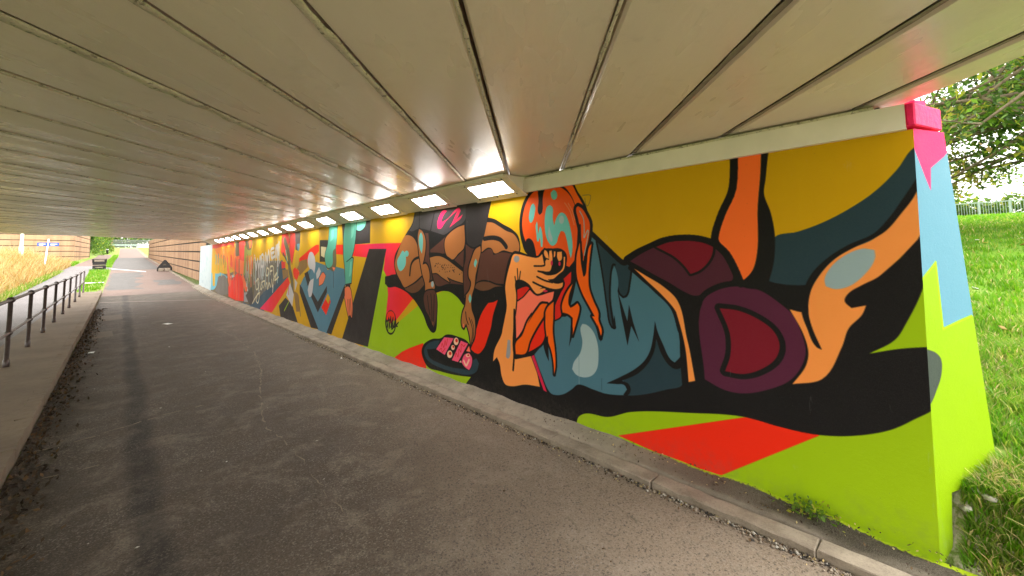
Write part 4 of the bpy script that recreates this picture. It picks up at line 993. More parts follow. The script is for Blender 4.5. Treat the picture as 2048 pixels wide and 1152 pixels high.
tag(link('ground', grid('ground', XS, YS, hzn, M_ground)), 'grassy ground rising in banks on both sides of the underpass', None, None, 'structure')
def yr(a, b, st): return list(np.arange(a, b, st))+[b]
def sheet(name, fx0, fx1, y0, y1, off, mat, nx=4, st=1.0, kind='structure', label=None):
    V = []; ys = yr(y0, y1, st)
    for y in ys:
        a, b = fx0(y), fx1(y)
        for i in range(nx+1): V.append((a+(b-a)*i/nx, y, g(y)+off))
    Fc = [(j*(nx+1)+i, j*(nx+1)+i+1, (j+1)*(nx+1)+i+1, (j+1)*(nx+1)+i) for j in range(len(ys)-1) for i in range(nx)]
    o = link(name, fastmesh(name, V, Fc, [mat], smooth=True)); return tag(o, label, None, None, kind)
KX = 2.67     # right kerb face
road_l = lambda y: -.55 + .25*sstep(60, 95, y)
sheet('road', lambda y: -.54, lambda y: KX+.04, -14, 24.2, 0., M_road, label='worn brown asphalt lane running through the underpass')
sheet('road', road_l, lambda y: 2.85, 24.2, 100, 0., M_red, label='pinkish red tarmac road climbing away beyond the underpass')
sheet('road', lambda y: -.3, lambda y: 2.85, 100, 152, 0.001, M_red, st=4, label='pale red road surface at the top of the climb')
def wob(a, k, y): return a+k*math.sin(y*1.7)+.5*k*math.sin(y*3.9+1)
sheet('road_patch', lambda y: wob(-.45, .05, y), lambda y: wob(.75, .16, y) if y < 36 else wob(1.1, .1, y), 27.2, 42.5, .004, M_patch, st=.4, label='grey asphalt repair patch on the left half of the lane')
sheet('road_patch', lambda y: wob(-.55, .03, y), lambda y: wob(2.5, .08, y), 46.5, 84, .004, M_patch, label='long grey asphalt stretch beyond the white line')
sheet('road_patch', lambda y: wob(1.5, .1, y), lambda y: wob(2.5, .1, y), 29, 33, .004, M_patch, st=.4, label='small grey asphalt repair patch near the right wall')
def quad_on(name, pts, off, mat, label, thick=False):
    V = [(x, y, g(y)+off) for x, y in pts]; return tag(link(name, mesh(name, V, [list(range(len(V)))], mat)), label, None, None, 'structure')
M_line = concrete('road_paint', (.72, .72, .70, 1), (.55, .54, .52, 1), .7, 4, .2)
quad_on('road_marking', [(-.6, 49.0), (1.45, 42.6), (1.45, 43.4), (-.6, 49.8)], .010, M_line, 'white painted line slanting across the far road')
quad_on('road_marking', [(-.5, 21.42), (2.6, 19.44), (2.6, 19.56), (-.5, 21.54)], .006, concrete('joint_concrete', (.30, .27, .23, 1), (.22, .19, .16, 1)), 'pale joint line across the lane at the far mouth of the underpass')
for a, b, y0, y1, lab in ((-.42, -.05, 12.0, 13.0, 'pale concrete repair beside the left kerb, nearer one'), (-.42, .1, 15.2, 16.6, 'pale concrete repair beside the left kerb, farther one')):
    quad_on('road_patch', [(a, y0), (b, y0+.12), (b-.03, y1), (a, y1-.05)], .004, concrete('patch_concrete', (.13, .105, .08, 1), (.10, .082, .065, 1)), lab)
def ribbon(pts, wid, off, mat, label, gaps=.25):
    P = []; 
    for (x0, y0), (x1, y1) in zip(pts, pts[1:]):
        k = max(2, int(math.hypot(x1-x0, y1-y0)/.06))
        for i in range(k): P.append((x0+(x1-x0)*i/k+random.gauss(0, .009), y0+(y1-y0)*i/k+random.gauss(0, .009)))
    V = []; Fc = []
    for i in range(len(P)-1):
        if random.random() < gaps: continue
        d = Vector((P[i+1][0]-P[i][0], P[i+1][1]-P[i][1])); d = Vector((-d.y, d.x)).normalized()*wid*random.uniform(.3, 1.); q = len(V)
        for p, sg in ((P[i], 1), (P[i], -1), (P[i+1], -1), (P[i+1], 1)): V.append((p[0]+d.x*sg, p[1]+d.y*sg, g(p[1])+off))
        Fc.append((q, q+1, q+2, q+3))
    tag(link('road_crack', mesh('road_crack', V, Fc, mat)), label, None, None, 'structure')
M_dead_ = L_dead
M_chalk = concrete('silted_crack', (.20, .165, .125, 1), (.12, .10, .075, 1), .9, 9)
ribbon([(1.61, 12.27), (1.73, 9.95), (1.69, 8.15), (1.51, 6.82), (1.26, 5.71), (1.06, 4.59)], 0.009, .0035, M_chalk, 'long silted crack curving down the middle of the lane', .35)
ribbon([(1.06, 4.59), (1.10, 3.97), (1.09, 3.50), (1.07, 2.96), (1.07, 2.57)], 0.006, .0035, M_chalk, 'silted crack running on towards the near mouth', .35)
ribbon([(-0.46, 5.35), (-0.23, 5.38), (0.02, 5.49), (0.39, 5.63), (0.78, 5.68)], 0.013, .0035, M_chalk, 'pale scuffed arc crossing the left half of the lane', .35)
ribbon([(-0.36, 4.67), (-0.19, 4.63), (-0.01, 4.67)], 0.01, .0035, M_chalk, 'short pale scuff beside the left kerb', .35)
ribbon([(2.76, 2.70), (2.57, 2.29), (2.46, 1.83), (2.26, 1.29), (2.05, 1.02)], 0.006, .0035, M_chalk, 'fine silted crack near the right kerb', .35)
ribbon([(2.18, 2.41), (2.09, 1.87), (1.96, 1.47)], 0.006, .0035, M_chalk, 'fine silted crack across the near right of the lane', .35)
# left pavement, verge, path
sheet('pavement', lambda y: -1.42, lambda y: -.66, -6, 25.6, .118, M_slab, label='raised concrete footway slab under the iron railing')
tag(MB().box((-1.44, 9.8, .03), (.05, 31.6, .17)).build('pavement', M_slab), 'edge of the raised footway beside the lower path', None, None, 'structure')
def path_r(y): return -1.46 if y < 26 else (-1.35-.02*(y-26) if y < 47 else -1.5)
sheet('path', lambda y: -3.15 if y < 48 else -3.2, path_r, -6, 56, .012, M_path, label='pale tarmac footpath left of the railing')
sheet('path', lambda y: -3.2+.4*sstep(60, 92, y), lambda y: -1.45+.35*sstep(60, 92, y)-.1, 56, 100, .012, M_red, label='pinkish footpath climbing beside the far road')
quad_on('path', [(-9, 56.5), (-9, 52), (-3, 47.5), (-.62, 47.6), (-.62, 51.4), (-3, 56)], .016, M_path, 'side path joining the road by the bin')
quad_on('path', [(-1.42, 25.62), (-.62, 25.62), (-.62, 26.3), (-1.42, 26.6)], .016, M_line, 'pale concrete sill at the end of the footway')
quad_on('path', [(-1.5, 31.6), (-.62, 31.6), (-.62, 32.1), (-1.5, 32.1)], .075, M_line, 'pale concrete strip between two grass verges')

# ------------------------------------------------------------------ kerbs
def kerb(label, x0, x1, ys, top, face_in):
    t = empty('kerb', ((x0+x1)/2, ys[0], 0), label, 'kerb')
    i = 0
    for a, b in zip(ys, ys[1:]):
        m = MB(); zz = top(.5*(a+b)); j = random.uniform(-.006, .006)
        m.box(((x0+x1)/2+j, (a+b)/2, zz-.12+random.uniform(-.004, .004)), (x1-x0, b-a-.004, .24), random.uniform(-.003, .003), .006)
        bmesh.ops.subdivide_edges(m.bm, edges=[e for e in m.bm.edges if e.calc_length() > .4], cuts=9)
        for v in m.bm.verts: v.co.x += random.uniform(-.007, .006); v.co.z += random.uniform(-.006, .003)
        if abs(zz-top(a)) > .002:
            for v in m.bm.verts: v.co.z += g(v.co.y)-g((a+b)/2)
        m.build('kerb_stone', M_slab if face_in > 0 else M_kerb, t); i += 1
    return t
kerb('weathered concrete kerb at the foot of the mural wall', KX, KX+.125, yr(-3.1, 26.6, .915), lambda y: .050+g(y), -1)
kerb('concrete kerb edging the raised footway with the railing', -.67, -.55, yr(-4, 26, .915), lambda y: .122+g(y), 1)
kerb('pale kerb at the foot of the brown retaining wall', 2.80, 2.92, yr(26.6, 84, 1.83), lambda y: .06+g(y), -1)
def foot():
    xs = np.concatenate([[KX+.122, KX+.133], np.linspace(KX+.14, 3.0, 8)]); ys = yr(-1.6, 27, .12); V = []
    for y in ys:
        for x in xs:
            k = (x-xs[0])/(xs[-1]-xs[0]); z = .046+g(y)+.052*k - .03*(k < .06) + .012*math.sin(9*y+5*x)*math.sin(4.3*y)*(k > 0)
            if y < .9: z -= .05*sstep(.9, -.3, y)*k + .01*random.random()
            V.append((x, y, z))
    nx = len(xs); Fc = [(j*nx+i, j*nx+i+1, (j+1)*nx+i+1, (j+1)*nx+i) for j in range(len(ys)-1) for i in range(nx-1)]
    tag(link('footing', fastmesh('footing', V, Fc, [M_foot], smooth=True)), 'dirty concrete footing strip between kerb and mural wall', None, None, 'structure')
foot()

# ------------------------------------------------------------------ mural wall with its painted end
ZB = 2.222
wall = empty('mural_wall', (WX, .1, 0), 'long wall covered by a bright painted mural of reclining and seated figures', 'mural wall')
YB, YT = .113, .072      # near edge leans a little
def wall_mesh():
    ys = [None]+list(np.linspace(1, WY1, 27)); V = []; uv = []
    for y in ys:
        for z in (-.25, ZB):
            yy = y if y is not None else YB+(YT-YB)*z/ZB
            V.append((WX, yy, z)); uv.append((yy/WY1, z/WZ))
    n = len(ys); Fc = [(2*j, 2*j+1, 2*j+3, 2*j+2) for j in range(n-1)]
    V += [(WX+.4, WY1, -.25), (WX+.4, WY1, ZB), (WX+.4, .3, -.25), (WX+.4, .3, ZB)]; q = 2*n
    Fc += [(2*n-2, 2*n-1, q+1, q), (q, q+1, q+3, q+2)]
    me = mesh('wall_face', V, Fc, [M_mural, M_white], fmat=[0]*(n-1)+[1, 1])
    l = me.uv_layers.new(name='UVMap')
    for p in me.polygons:
        for li in p.loop_indices:
            vi = me.loops[li].vertex_index; l.data[li].uv = uv[vi] if vi < 2*n else (0, 0)
    me.update(); return me
link('wall_face', wall_mesh(), wall)
ca, sa = math.cos(math.radians(-25)), math.sin(math.radians(-25))
def ep(s, z): return (WX+s*ca, YB+s*sa+(YT-YB)*z/ZB, z)
def endpiece(name, poly, lefts, th):
    """poly = list of (s,z,u): front face, extruded backwards"""
    V = []; uv = []
    for s_, z, u in poly:
        V.append(ep(s_, z)); uv.append((s_+.09*(1-s_/.5)*z/ZB+.06, z))
    n = len(poly); V += [(x+.42*th, y+.9*th, z) for x, y, z in V]; uv += uv
    Fc = [list(range(n))] + [(i, i+n, (i+1) % n+n, (i+1) % n) for i in range(n)]
    me = mesh(name, V, Fc, [M_end]); l = me.uv_layers.new(name='UVMap')
    for p in me.polygons:
        for li in p.loop_indices:
            vi = me.loops[li].vertex_index; l.data[li].uv = (uv[vi][0]/.62, uv[vi][1]/2.5)
    bm = bmesh.new(); bm.from_mesh(me); bmesh.ops.recalc_face_normals(bm, faces=bm.faces[:]); bm.to_mesh(me); bm.free(); return me
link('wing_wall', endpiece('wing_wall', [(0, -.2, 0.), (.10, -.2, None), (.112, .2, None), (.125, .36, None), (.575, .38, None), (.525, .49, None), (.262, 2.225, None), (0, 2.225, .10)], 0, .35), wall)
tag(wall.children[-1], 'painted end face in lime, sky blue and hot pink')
# bearing ledge and its pink end block
def lg():
    m = MB(); m.extrude_y([(WX-.035, ZB), (WX+.35, ZB), (WX+.35, 2.352), (WX-.03, 2.358)], .097, 2.93); return m
lg().build('bearing_ledge', M_ledge, wall)
MB().extrude_y([(WX-.010, 2.360), (WX+.35, 2.360), (WX+.35, 2.378), (WX-.014, 2.378)], .22, 2.93).build('fillet', M_mortar, wall)
MB().extrude_y([(WX+.06, 2.379), (WX+.35, 2.379), (WX+.35, 2.389), (WX+.06, 2.389)], .2, 22.8).build('packing', M_dark, wall)
eb = MB(); p = [Vector(ep(s_, 0)) for s_ in (.035, .345)]; nn = Vector((sa, -ca, 0))
P4 = [p[0]+nn*.05, p[1]+nn*.05, p[1]-nn*.25, p[0]-nn*.0]
P4 = [Vector((WX-.036, .06, 0)), Vector((WX+.235, -.035, 0)), Vector((WX+.30, .2, 0)), Vector((WX-.036, .095, 0))]
eb.prism([(v.x, v.y) for v in P4], 2.236, 2.356); bmesh.ops.bevel(eb.bm, geom=eb.bm.edges[:], offset=.006, segments=1, affect='EDGES')
eb.build('end_block', M_pink, wall)
e2 = MB(); e2.prism([(WX+.10, .06), (WX+.17, .02), (WX+.25, .12), (WX+.10, .12)], 2.358, 2.40); e2.build('end_cap', M_pink, wall)

# ------------------------------------------------------------------ bridge deck: precast beams laid on the skew
deck = empty('bridge_deck', (-2, 8, 2.39), 'cream painted concrete bridge deck of long beams laid on the skew', 'bridge')
DD, NN = (.7220, .6919), (.6919, -.7220); ZC = 2.39; XR, XL = 3.34, -5.4
def at(x, p): t = (x-NN[0]*p)/DD[0]; return (x, t*DD[1]+p*NN[1])
PL = [2.062, 1.858, 1.350, .838, .305, -.216, -.704, -1.188, -1.689]
while PL[-1] > -14.7: PL.append(PL[-1]-.507+random.uniform(-.006, .006))
GW = [0, .046, .044, .040, .030, .028, .028, .030, .048]
for i in range(len(PL)-1):
    hi, lo = PL[i]-(GW[i]/2 if i < len(GW) else .015), PL[i+1]+(GW[i+1]/2 if i+1 < len(GW) else .015)
    dz = random.uniform(-.003, .003)
    prof = [(lo, .42), (lo, .012), (lo+.012, 0), (hi-.012, 0), (hi, .012), (hi, .42)]
    V = [(*at(XL, q), ZC+z+dz) for q, z in prof] + [(*at(XR, q), ZC+z+dz) for q, z in prof]; n = len(prof)
    Fc = [list(range(n))[::-1], list(range(n, 2*n))] + [(k, (k+1) % n, (k+1) % n+n, k+n) for k in range(n)]
    link('ceiling_beam', mesh('ceiling_beam', V, Fc, M_soff), deck)
MW = {1: (.046, -.010, 1.2), 2: (.044, -.011, 1.2), 3: (.040, -.012, 1.0), 4: (.011, .002, .9), 5: (.014, .002, .8), 6: (.024, .007, 1.4), 7: (.022, .007, 1.6), 8: (.040, .009, 2.6)}
for i in range(1, len(PL)-1):      # lips of mortar squeezed out of the joints, with ragged edges
    wd, dr, rag = MW.get(i, (.014, .005, 1.2)); c = PL[i]; n = 240 if i < 14 else 90
    rs = RS.randn(6, n)
    for k in range(6): rs[k] = np.convolve(rs[k], [.25, .5, .25], 'same')
    V = []
    off = -.006 if i in (4, 5, 6) else (-.007 if i > 8 else (-.005 if i > 6 else 0.))
    for q in range(n):
        x = XL+.3+(2.98-XL-.3)*q/(n-1); gone = i == 8 and rs[5][q] > .75
        if i > 8: gone = rs[5][q] > 1.1
        a = c+off-wd/2-.004*rag*abs(rs[0][q]); b = c+off+wd/2+.004*rag*abs(rs[1][q]); d = dr+.002*rag*rs[2][q]
        if gone: d = -.03
        if i < 4: a, b = c-wd/2-.001-.006*abs(rs[0][q]), c+wd/2+.001
        zt_ = ZC-.0035 if i < 4 else ZC+.002-min(0, d)
        V += [(*at(x, a), zt_), (*at(x, a+.003), (ZC-d) if i > 3 else ZC-.004), (*at(x, (a+.006) if i < 4 else (b-.003)), ZC-d*.8), (*at(x, b), ZC-d if i < 4 else zt_)]
    Fc = [(4*q+k, 4*q+k+1, 4*q+k+5, 4*q+k+4) for q in range(n-1) for k in range(3)]
    link('joint_mortar', fastmesh('joint_mortar', V, Fc, [M_mortar if i > 3 else M_mortar2]), deck)
a0, a1, b1, b0 = at(XL, PL[0]), at(XR, PL[0]), at(XR, PL[-1]), at(XL, PL[-1])
MB().prism([a0, a1, b1, b0], ZC+.425, ZC+.75).build('unseen_deck_slab', M_ledge, deck)  # unseen slab, put in to block light from above
for q0, q1 in ((PL[0]-.3, PL[0]+.02), (PL[-1]-.02, PL[-1]+.3)):
    MB().prism([at(XL-2, q1), at(XR+4, q1), at(XR+4, q0), at(XL-2, q0)], ZC+.752, ZC+1.75).build('parapet', M_ledge, deck)
for i in range(6):  # unseen piers, chosen over a solid wall to let more daylight in
    y = -6.5+4.2*i; q = empty('unseen_pier', (-4.9, y, 0), 'unseen pale round concrete pier under the left end of the deck, '+['nearest behind the viewer', 'second along', 'third along', 'fourth along', 'fifth along', 'farthest towards the tall grass'][i], 'pier', 'unseen concrete piers under the left end of the deck')
    MB().tube([(-4.9, y, -.2), (-4.9, y, 2.1)], .26, 20).build('shaft', M_ledge, q); MB().box((-4.9, y, 2.24), (.75, .75, .28), 0, .03).build('pier_head', M_ledge, q)

# ------------------------------------------------------------------ light housing and its luminaires
hs_ = empty('light_housing', (2.8, 2.9, 2.2), 'continuous sloping cream housing along the top of the mural wall', 'light housing')
ph = [(WX-.002, 2.205), (2.955, 2.205), (2.668, 2.372), (2.668, 2.384), (WX-.002, 2.384)]
MB().extrude_y(ph, 2.93, 22.85).build('housing_body', M_house, hs_)
LY = [3.28+1.207*i for i in range(15)]
sx, sz = (2.955-2.668), (2.205-2.372); sl_ = math.hypot(sx, sz); ux, uz = sx/sl_, sz/sl_; nx_, nz_ = -abs(uz), -ux   # outward: down and to the left
def slab(m, y0, y1, s0, s1, h0, h1):
    """plate on the sloping face: y range, distance down the slope, height off the face"""
    vs = []
    for y in (y0, y1):
        for s_ in (s0, s1):
            for h in (h0, h1):
                vs.append(m.bm.verts.new((2.668+ux*s_+nx_*h, y, 2.372+uz*s_+nz_*h)))
    for f in ((0, 1, 3, 2), (4, 6, 7, 5), (0, 4, 5, 1), (2, 3, 7, 6), (0, 2, 6, 4), (1, 5, 7, 3)): m.bm.faces.new([vs[i] for i in f])
    return m
ORD = ['nearest the camera', 'second from the near end', 'third from the near end', 'fourth from the near end', 'fifth from the near end', 'sixth from the near end', 'seventh from the near end', 'in the middle, eighth of the row', 'seventh from the far end', 'sixth from the far end', 'fifth from the far end', 'fourth from the far end', 'third from the far end', 'second from the far end', 'last at the far end']
def lamp0():
    t = empty('tunnel_light', (2.8, LY[0], 2.29))
    m = MB()     # frame of four bars round the diffuser
    slab(m, LY[0]-.40, LY[0]+.40, .012, .075, .001, .012); slab(m, LY[0]-.40, LY[0]+.40, .262, sl_+.014, .001, .012)
    slab(m, LY[0]-.40, LY[0]-.28, .077, .260, .001, .012); slab(m, LY[0]+.28, LY[0]+.40, .077, .260, .001, .012)
    m.build('frame', M_house, t)
    m = MB(); slab(m, LY[0]-.278, LY[0]+.278, .079, .258, .001, .007); m.build('diffuser', M_lamp, t)
    m = MB()
    for dy in (-.30, 0, .30):
        for s_ in (.045, .29): slab(m, LY[0]+dy-.008, LY[0]+dy+.008, s_-.008, s_+.008, .0125, .016)
    m.build('screw_heads', M_dark, t)['kind'] = 'stuff'; return t
l0 = lamp0()
for i, y in enumerate(LY):
    if i == 0: t = l0
    else:
        t = l0.copy(); COL.objects.link(t); t.location.y = y
        for ch in l0.children: c = ch.copy(); COL.objects.link(c); c.parent = t
    tag(t, 'glowing white rectangular tunnel light, '+ORD[i], 'tunnel light', 'tunnel lights along the top of the mural wall')
for i in range(14):
    m = MB(); slab(m, LY[i]+.415, LY[i+1]-.415, .02, sl_-.012, .001, .005); m.build('cover_plate', M_house, hs_)

# ------------------------------------------------------------------ railing
rl = empty('railing', (-1.1, 9.2, .12), 'dark brown tubular iron railing along the raised footway', 'railing')
PX, PYs = -1.11, [3.4, 5.33, 7.26, 9.18, 11.02, 12.94, 14.86, 16.92, 18.83, 21.08, 23.2, 25.35]
def zt(y): return .118+g(y)
post_me = None
for i, y in enumerate(PYs):
    m = MB(); z = zt(y)-.02*(y > 25); m.tube([(0, 0, -.05), (0, 0, .10), (0, 0, .102), (0, 0, .93)], [.034, .034, .027, .025], 10); 
    po = m.build('post', M_rail, rl); po.location = Vector((PX, y, z))-rl.location
    if i == len(PYs)-1: po.rotation_euler.x = -.06
    for h, r in ((.93, .048), (.47, .044)):
        if i == len(PYs)-1: continue
        m = MB(); m.ball((0, 0, h), r, (1, 1.1, .95)); k = m.build('knob', M_rail); k.parent = po
for h, nm in ((.93, 'top_rail'), (.47, 'mid_rail')):
    MB().tube([(PX, y, zt(y)+h) for y in PYs], .023, 10).build(nm, M_rail, rl)

# ------------------------------------------------------------------ brown panelled retaining walls
def course_wall(label, org, d, L, z0f, ztop, ch, plen, th=.35, zb=None):
    """courses of long textured blocks; d = unit direction in plan; joints recessed"""
    t = empty('retaining_wall', org, label, 'retaining wall'); nrm = Vector((-d[1], d[0], 0)); core = MB()
    n = int(math.ceil(ztop/ch)); o = Vector(org); dv = Vector((d[0], d[1], 0))
    tot = L
    a, b = o+dv*.01, o+dv*(tot-.01); zz0 = z0f(0)-.4
    core.prism([(a+nrm*.06)[:2], (b+nrm*.06)[:2], (b+nrm*th)[:2], (a+nrm*th)[:2]], zz0, z0f(0)+ztop-.08); core.build('wall_core', M_dark, t)
    for k in range(n):
        s = 0.; first = True
        while s < tot-.05:
            l = plen*(.5 if first and k % 2 else 1.); e = min(tot, s+l); first = False
            za, zb_ = z0f(s)+k*ch, z0f(e)+k*ch
            m = MB(); q = []
            for (ss, zz) in ((s, za), (e, zb_)):
                for h in (0.04, ch-.04 if k < n-1 else ch):
                    for dep in (random.uniform(-.008, .008), th-.1):
                        q.append(m.bm.verts.new(o+dv*(ss+(.003 if ss == s else -.003))+nrm*dep+Vector((0, 0, zz-o.z+h))))
            for f in ((0, 1, 3, 2), (4, 6, 7, 5), (0, 4, 5, 1), (2, 3, 7, 6), (0, 2, 6, 4), (1, 5, 7, 3)): m.bm.faces.new([q[i] for i in f])
            m.build('wall_panel', M_brick, t); s = e
    return t
# nrm for d=(0,-1): (1,0) -> body to +x
course_wall('brown ribbed retaining wall right of the far road', (2.99, 84, 0), (0, -1), 57.0, lambda s: .38+.0155*(57-s)+.02, 3.05, .515, 9.5)
# course_wall origin z = 0
course_wall('brown textured wall left of the footpath, long face towards the tall grass', (-22.8, 65.15, 0), (.934, .358), 20.0, lambda s: 1.35+.002*s, 5.6, .64, 10.0)
course_wall('short return face of the brown wall beside the footpath', (-4.1, 72.35, 0), (.035, .999), 17.0, lambda s: 1.36+.006*s, 5.6, .64, 8.5)

# ------------------------------------------------------------------ small things beyond the underpass
def zg(x, y): return hz(x, y)
b = empty('litter_bin', (-1.28, 48.5, g(48.5)), 'black litter bin with open top frame standing on the grass verge by the road', 'bin')
b.rotation_euler.z = -.05
def lp(m, name, mat): o = m.build(name, mat); o.parent = b; return o
lp(MB().box((0, 0, .03), (.62, .40, .06), 0, .01).box((0, 0, .20), (.78, .46, .30), 0, .03), 'body', M_black)
lp(MB().box((0, 0, .475), (.78, .47, .17), 0, .02), 'shoulder', M_black)
lp(MB().box((0, -.236, .385), (.80, .02, .035)), 'upper_stripe', M_kerb); lp(MB().box((0, -.239, .20), (.44, .012, .06), 0, .005), 'notice_plate', M_kerb)
for x in (-.39, .39): lp(MB().box((x, 0, .70), (.06, .48, .28)), 'side_post', M_black)
lp(MB().box((0, 0, .865), (.86, .54, .05), 0, .015), 'lid', M_black); lp(MB().box((0, .20, .66), (.71, .03, .30)), 'back_plate', M_black); lp(MB().box((0, -.19, .745), (.60, .02, .13)), 'hood_panel', M_kerb); lp(MB().box((0, -.17, .62), (.70, .03, .13)), 'front_plate', M_black)
nb = empty('notice_board', (2.55, 42.8, g(42.8)), 'black gable shaped board propped on pale blocks by the retaining wall', 'notice board'); nb.rotation_euler.z = -.55
def np_(m, name, mat): o = m.build(name, mat); o.parent = nb; return o
m = MB(); prof = [(-.52, 0), (-.47, 0), (-.40, .27), (.40, .27), (.47, 0), (.52, 0), (.52, .28), (.05, .90), (-.05, .90), (-.52, .28)]
a = [m.bm.verts.new((x, -.03, z)) for x, z in prof]; c = [m.bm.verts.new((x, .03, z)) for x, z in prof]
m.bm.faces.new(a); m.bm.faces.new(c[::-1])
for i in range(len(prof)): m.bm.faces.new((a[i], c[i], c[(i+1) % len(prof)], a[(i+1) % len(prof)]))
np_(m, 'board', M_black)
np_(MB().box((0, -.034, .56), (.16, .006, .02)).box((0, -.034, .50), (.24, .006, .02)), 'lettering', M_slab)
for x in (-.25, .22): np_(MB().box((x, .05, .12), (.36, .2, .24), random.uniform(-.2, .2), .03), 'block', M_kerb)
fp = empty('fingerpost_sign', (-4.02, 45, zg(-4.02, 45)-.05), 'white post leaning slightly with blue direction sign arms', 'signpost')
m = MB(); m.tube([(0, 0, 0), (.02, 0, .35), (.022, 0, .36), (.13, 0, 2.25)], [.075, .07, .042, .036], 10); o = m.build('post', M_white); o.parent = fp
for x0, x1 in ((-.40, .09), (.16, .66)):
    m = MB(); m.box(((x0+x1)/2, -.05, 1.86), (x1-x0, .03, .25), 0, .004); o = m.build('sign_arm', M_blue); o.parent = fp
    o2 = MB().box(((x0+x1)/2, -.069, 1.88), ((x1-x0)*.7, .004, .04)).box(((x0+x1)/2-.05, -.069, 1.81), ((x1-x0)*.45, .004, .035)).build('sign_lettering', M_white); o2.parent = o
pp = empty('lamp_post', (-5.15, 45, zg(-5.15, 45)-.05), 'pale green and white lamp column standing in the tall dry grass', 'lamp post')
m = MB(); m.tube([(0, 0, 0), (0, 0, 1.0), (0, 0, 1.02), (.02, 0, 5.6)], [.13, .12, .085, .06], 12); o = m.build('column', simple('pale_green_paint', (.55, .66, .56), .5)); o.parent = pp
m = MB(); m.box((.05, -.3, 5.6), (.18, .7, .12), 0, .03); o = m.build('lamp_head', M_white); o.parent = pp
bd = empty('bollard', (-1.85, 104, g(104)), 'small dark bollard between footpath and hedge', 'bollard')
m = MB(); m.tube([(0, 0, -.1), (0, 0, .9), (0, 0, 1.0), (0, 0, 1.03)], [.16, .16, .13, .05], 10); o = m.build('shaft', M_black); o.parent = bd
m = MB(); m.tube([(0, 0, .78), (0, 0, .86)], .168, 10); o = m.build('band', M_white); o.parent = bd

# ------------------------------------------------------------------ vegetation
def leaves(name, C, size, mats, wts, parent=None, up=.3, kind=None):
    n = len(C); C = np.asarray(C, np.float32); s = (size*(.6+.8*RS.rand(n)))[:, None]
    d = RS.randn(n, 3); d /= np.linalg.norm(d, axis=1)[:, None]; q = RS.randn(n, 3); q[:, 2] += up*2
    u = np.cross(d, q); u /= np.linalg.norm(u, axis=1)[:, None]+1e-6; k = np.cross(u, d)
    V = np.stack([C-d*s*.55, C+u*s*.33+k*s*.06, C+d*s*.6, C-u*s*.33+k*s*.06], 1).reshape(-1, 3)
    Fc = np.arange(4*n).reshape(n, 4); fm = RS.choice(len(mats), n, p=np.array(wts)/sum(wts))
    o = link(name, fastmesh(name, V, Fc, mats, fm), parent)
    if kind: o['kind'] = kind
    return o
def blades(name, P, H, W, mats, wts, lean=.35, label=None):
    n = len(P); P = np.asarray(P, np.float32); h = H*(.5+.8*RS.rand(n)); a = RS.rand(n)*2*np.pi; w_ = W*(.6+.8*RS.rand(n))
    l = lean*h*(.3+RS.rand(n)); b = RS.rand(n)*2*np.pi
    sx_ = np.stack([np.cos(a)*w_, np.sin(a)*w_, 0*a], 1); ld = np.stack([np.cos(b)*l, np.sin(b)*l, 0*a], 1); z = np.array([0, 0, 1.])
    V = np.stack([P-sx_, P+sx_, P+ld*.35+sx_*.7+z*(h*.6)[:, None], P+ld*.35-sx_*.7+z*(h*.6)[:, None], P+ld+z*h[:, None]], 1)
    V = V.reshape(-1, 3); i = np.arange(n)*5
    F3 = np.stack([np.stack([i, i+1, i+2], 1), np.stack([i, i+2, i+3], 1), np.stack([i+3, i+2, i+4], 1)], 1).reshape(-1, 3)
    fm = np.repeat(RS.choice(len(mats), n, p=np.array(wts)/sum(wts)), 3)
    o = link(name, fastmesh(name, V, F3, mats, fm)); tag(o, label, None, None, 'stuff'); return o
def scatter(n, fx, fy, zoff=0, keep=None):
    out = []
    while len(out) < n:
        x, y = fx(), fy()
        if keep and not keep(x, y): continue
        out.append((x, y, hzn(x, y)+zoff))
    return out
U = random.uniform
# right bank: short lawn grass, longer and drier at its foot
def kr(x, y): return y < .05-.02*(x-3) and not (x < 3.62 and y > -.42*(x-2.99)+.06)
def near(n, x0, x1): return scatter(n, lambda: x0+(x1-x0)*random.random()**1.4, lambda: U(-.1*x1-.9, .1), 0, lambda x, y: kr(x, y) and y > -.105*x-.8)
def clump(n, x0, x1):
    seeds = [(U(x0, x1), U(-.1*x1-.8, .05)) for _ in range(70)]; out = []
    while len(out) < n:
        sx0, sy0 = random.choice(seeds); x, y = sx0+random.gauss(0, .05), sy0+random.gauss(0, .05)
        if x > 3.02 and kr(x, y): out.append((x, y, hzn(x, y)))
    return out
blades('grass', near(12000, 3.10, 6), .08, .0042, [L_grass, L_grass2, L_straw], [5, 3, .6], .6, 'short bright green grass at the foot of the right bank')
blades('grass', clump(7500, 3.06, 5.2), .085, .0045, [L_grass, L_grass2], [3, 2], .7, 'tufts of longer green grass beside the painted wall end')
blades('dry_grass', scatter(1500, lambda: U(2.98, 3.42), lambda: U(-.5, -.04), 0, kr), .085, .0036, [L_straw, L_grass2], [4, 1.5], 1.2, 'straw coloured dry grass flopping over the kerb corner')
blades('grass', near(16000, 5, 16), .07, .009, [L_grass, L_grass2, L_straw], [6, 2, .3], .5, 'mown green grass on the lower right bank')
blades('grass', scatter(16000, lambda: 14+30*random.random(), lambda: 0, 0) if False else [(x, y, hzn(x, y)) for x, y in ((lambda x: (x, U(-.105*x-1.5, .4)))(14+29*random.random()) for _ in range(17000))], .09, .022, [L_grass, L_grass2], [6, 1.5], .5, 'bright green grass on the upper right bank')
dz_ = [(x, y, hzn(x, y)+.03) for x, y in ((U(6, 25), 0) for _ in range(200))]
blades('grass', scatter(1500, lambda: U(3.02, 3.45), lambda: U(-.4, .06), 0, kr), .06, .0042, [L_grass, L_grass2], [4, 2], .7, 'green grass tufts growing against the painted pillar')
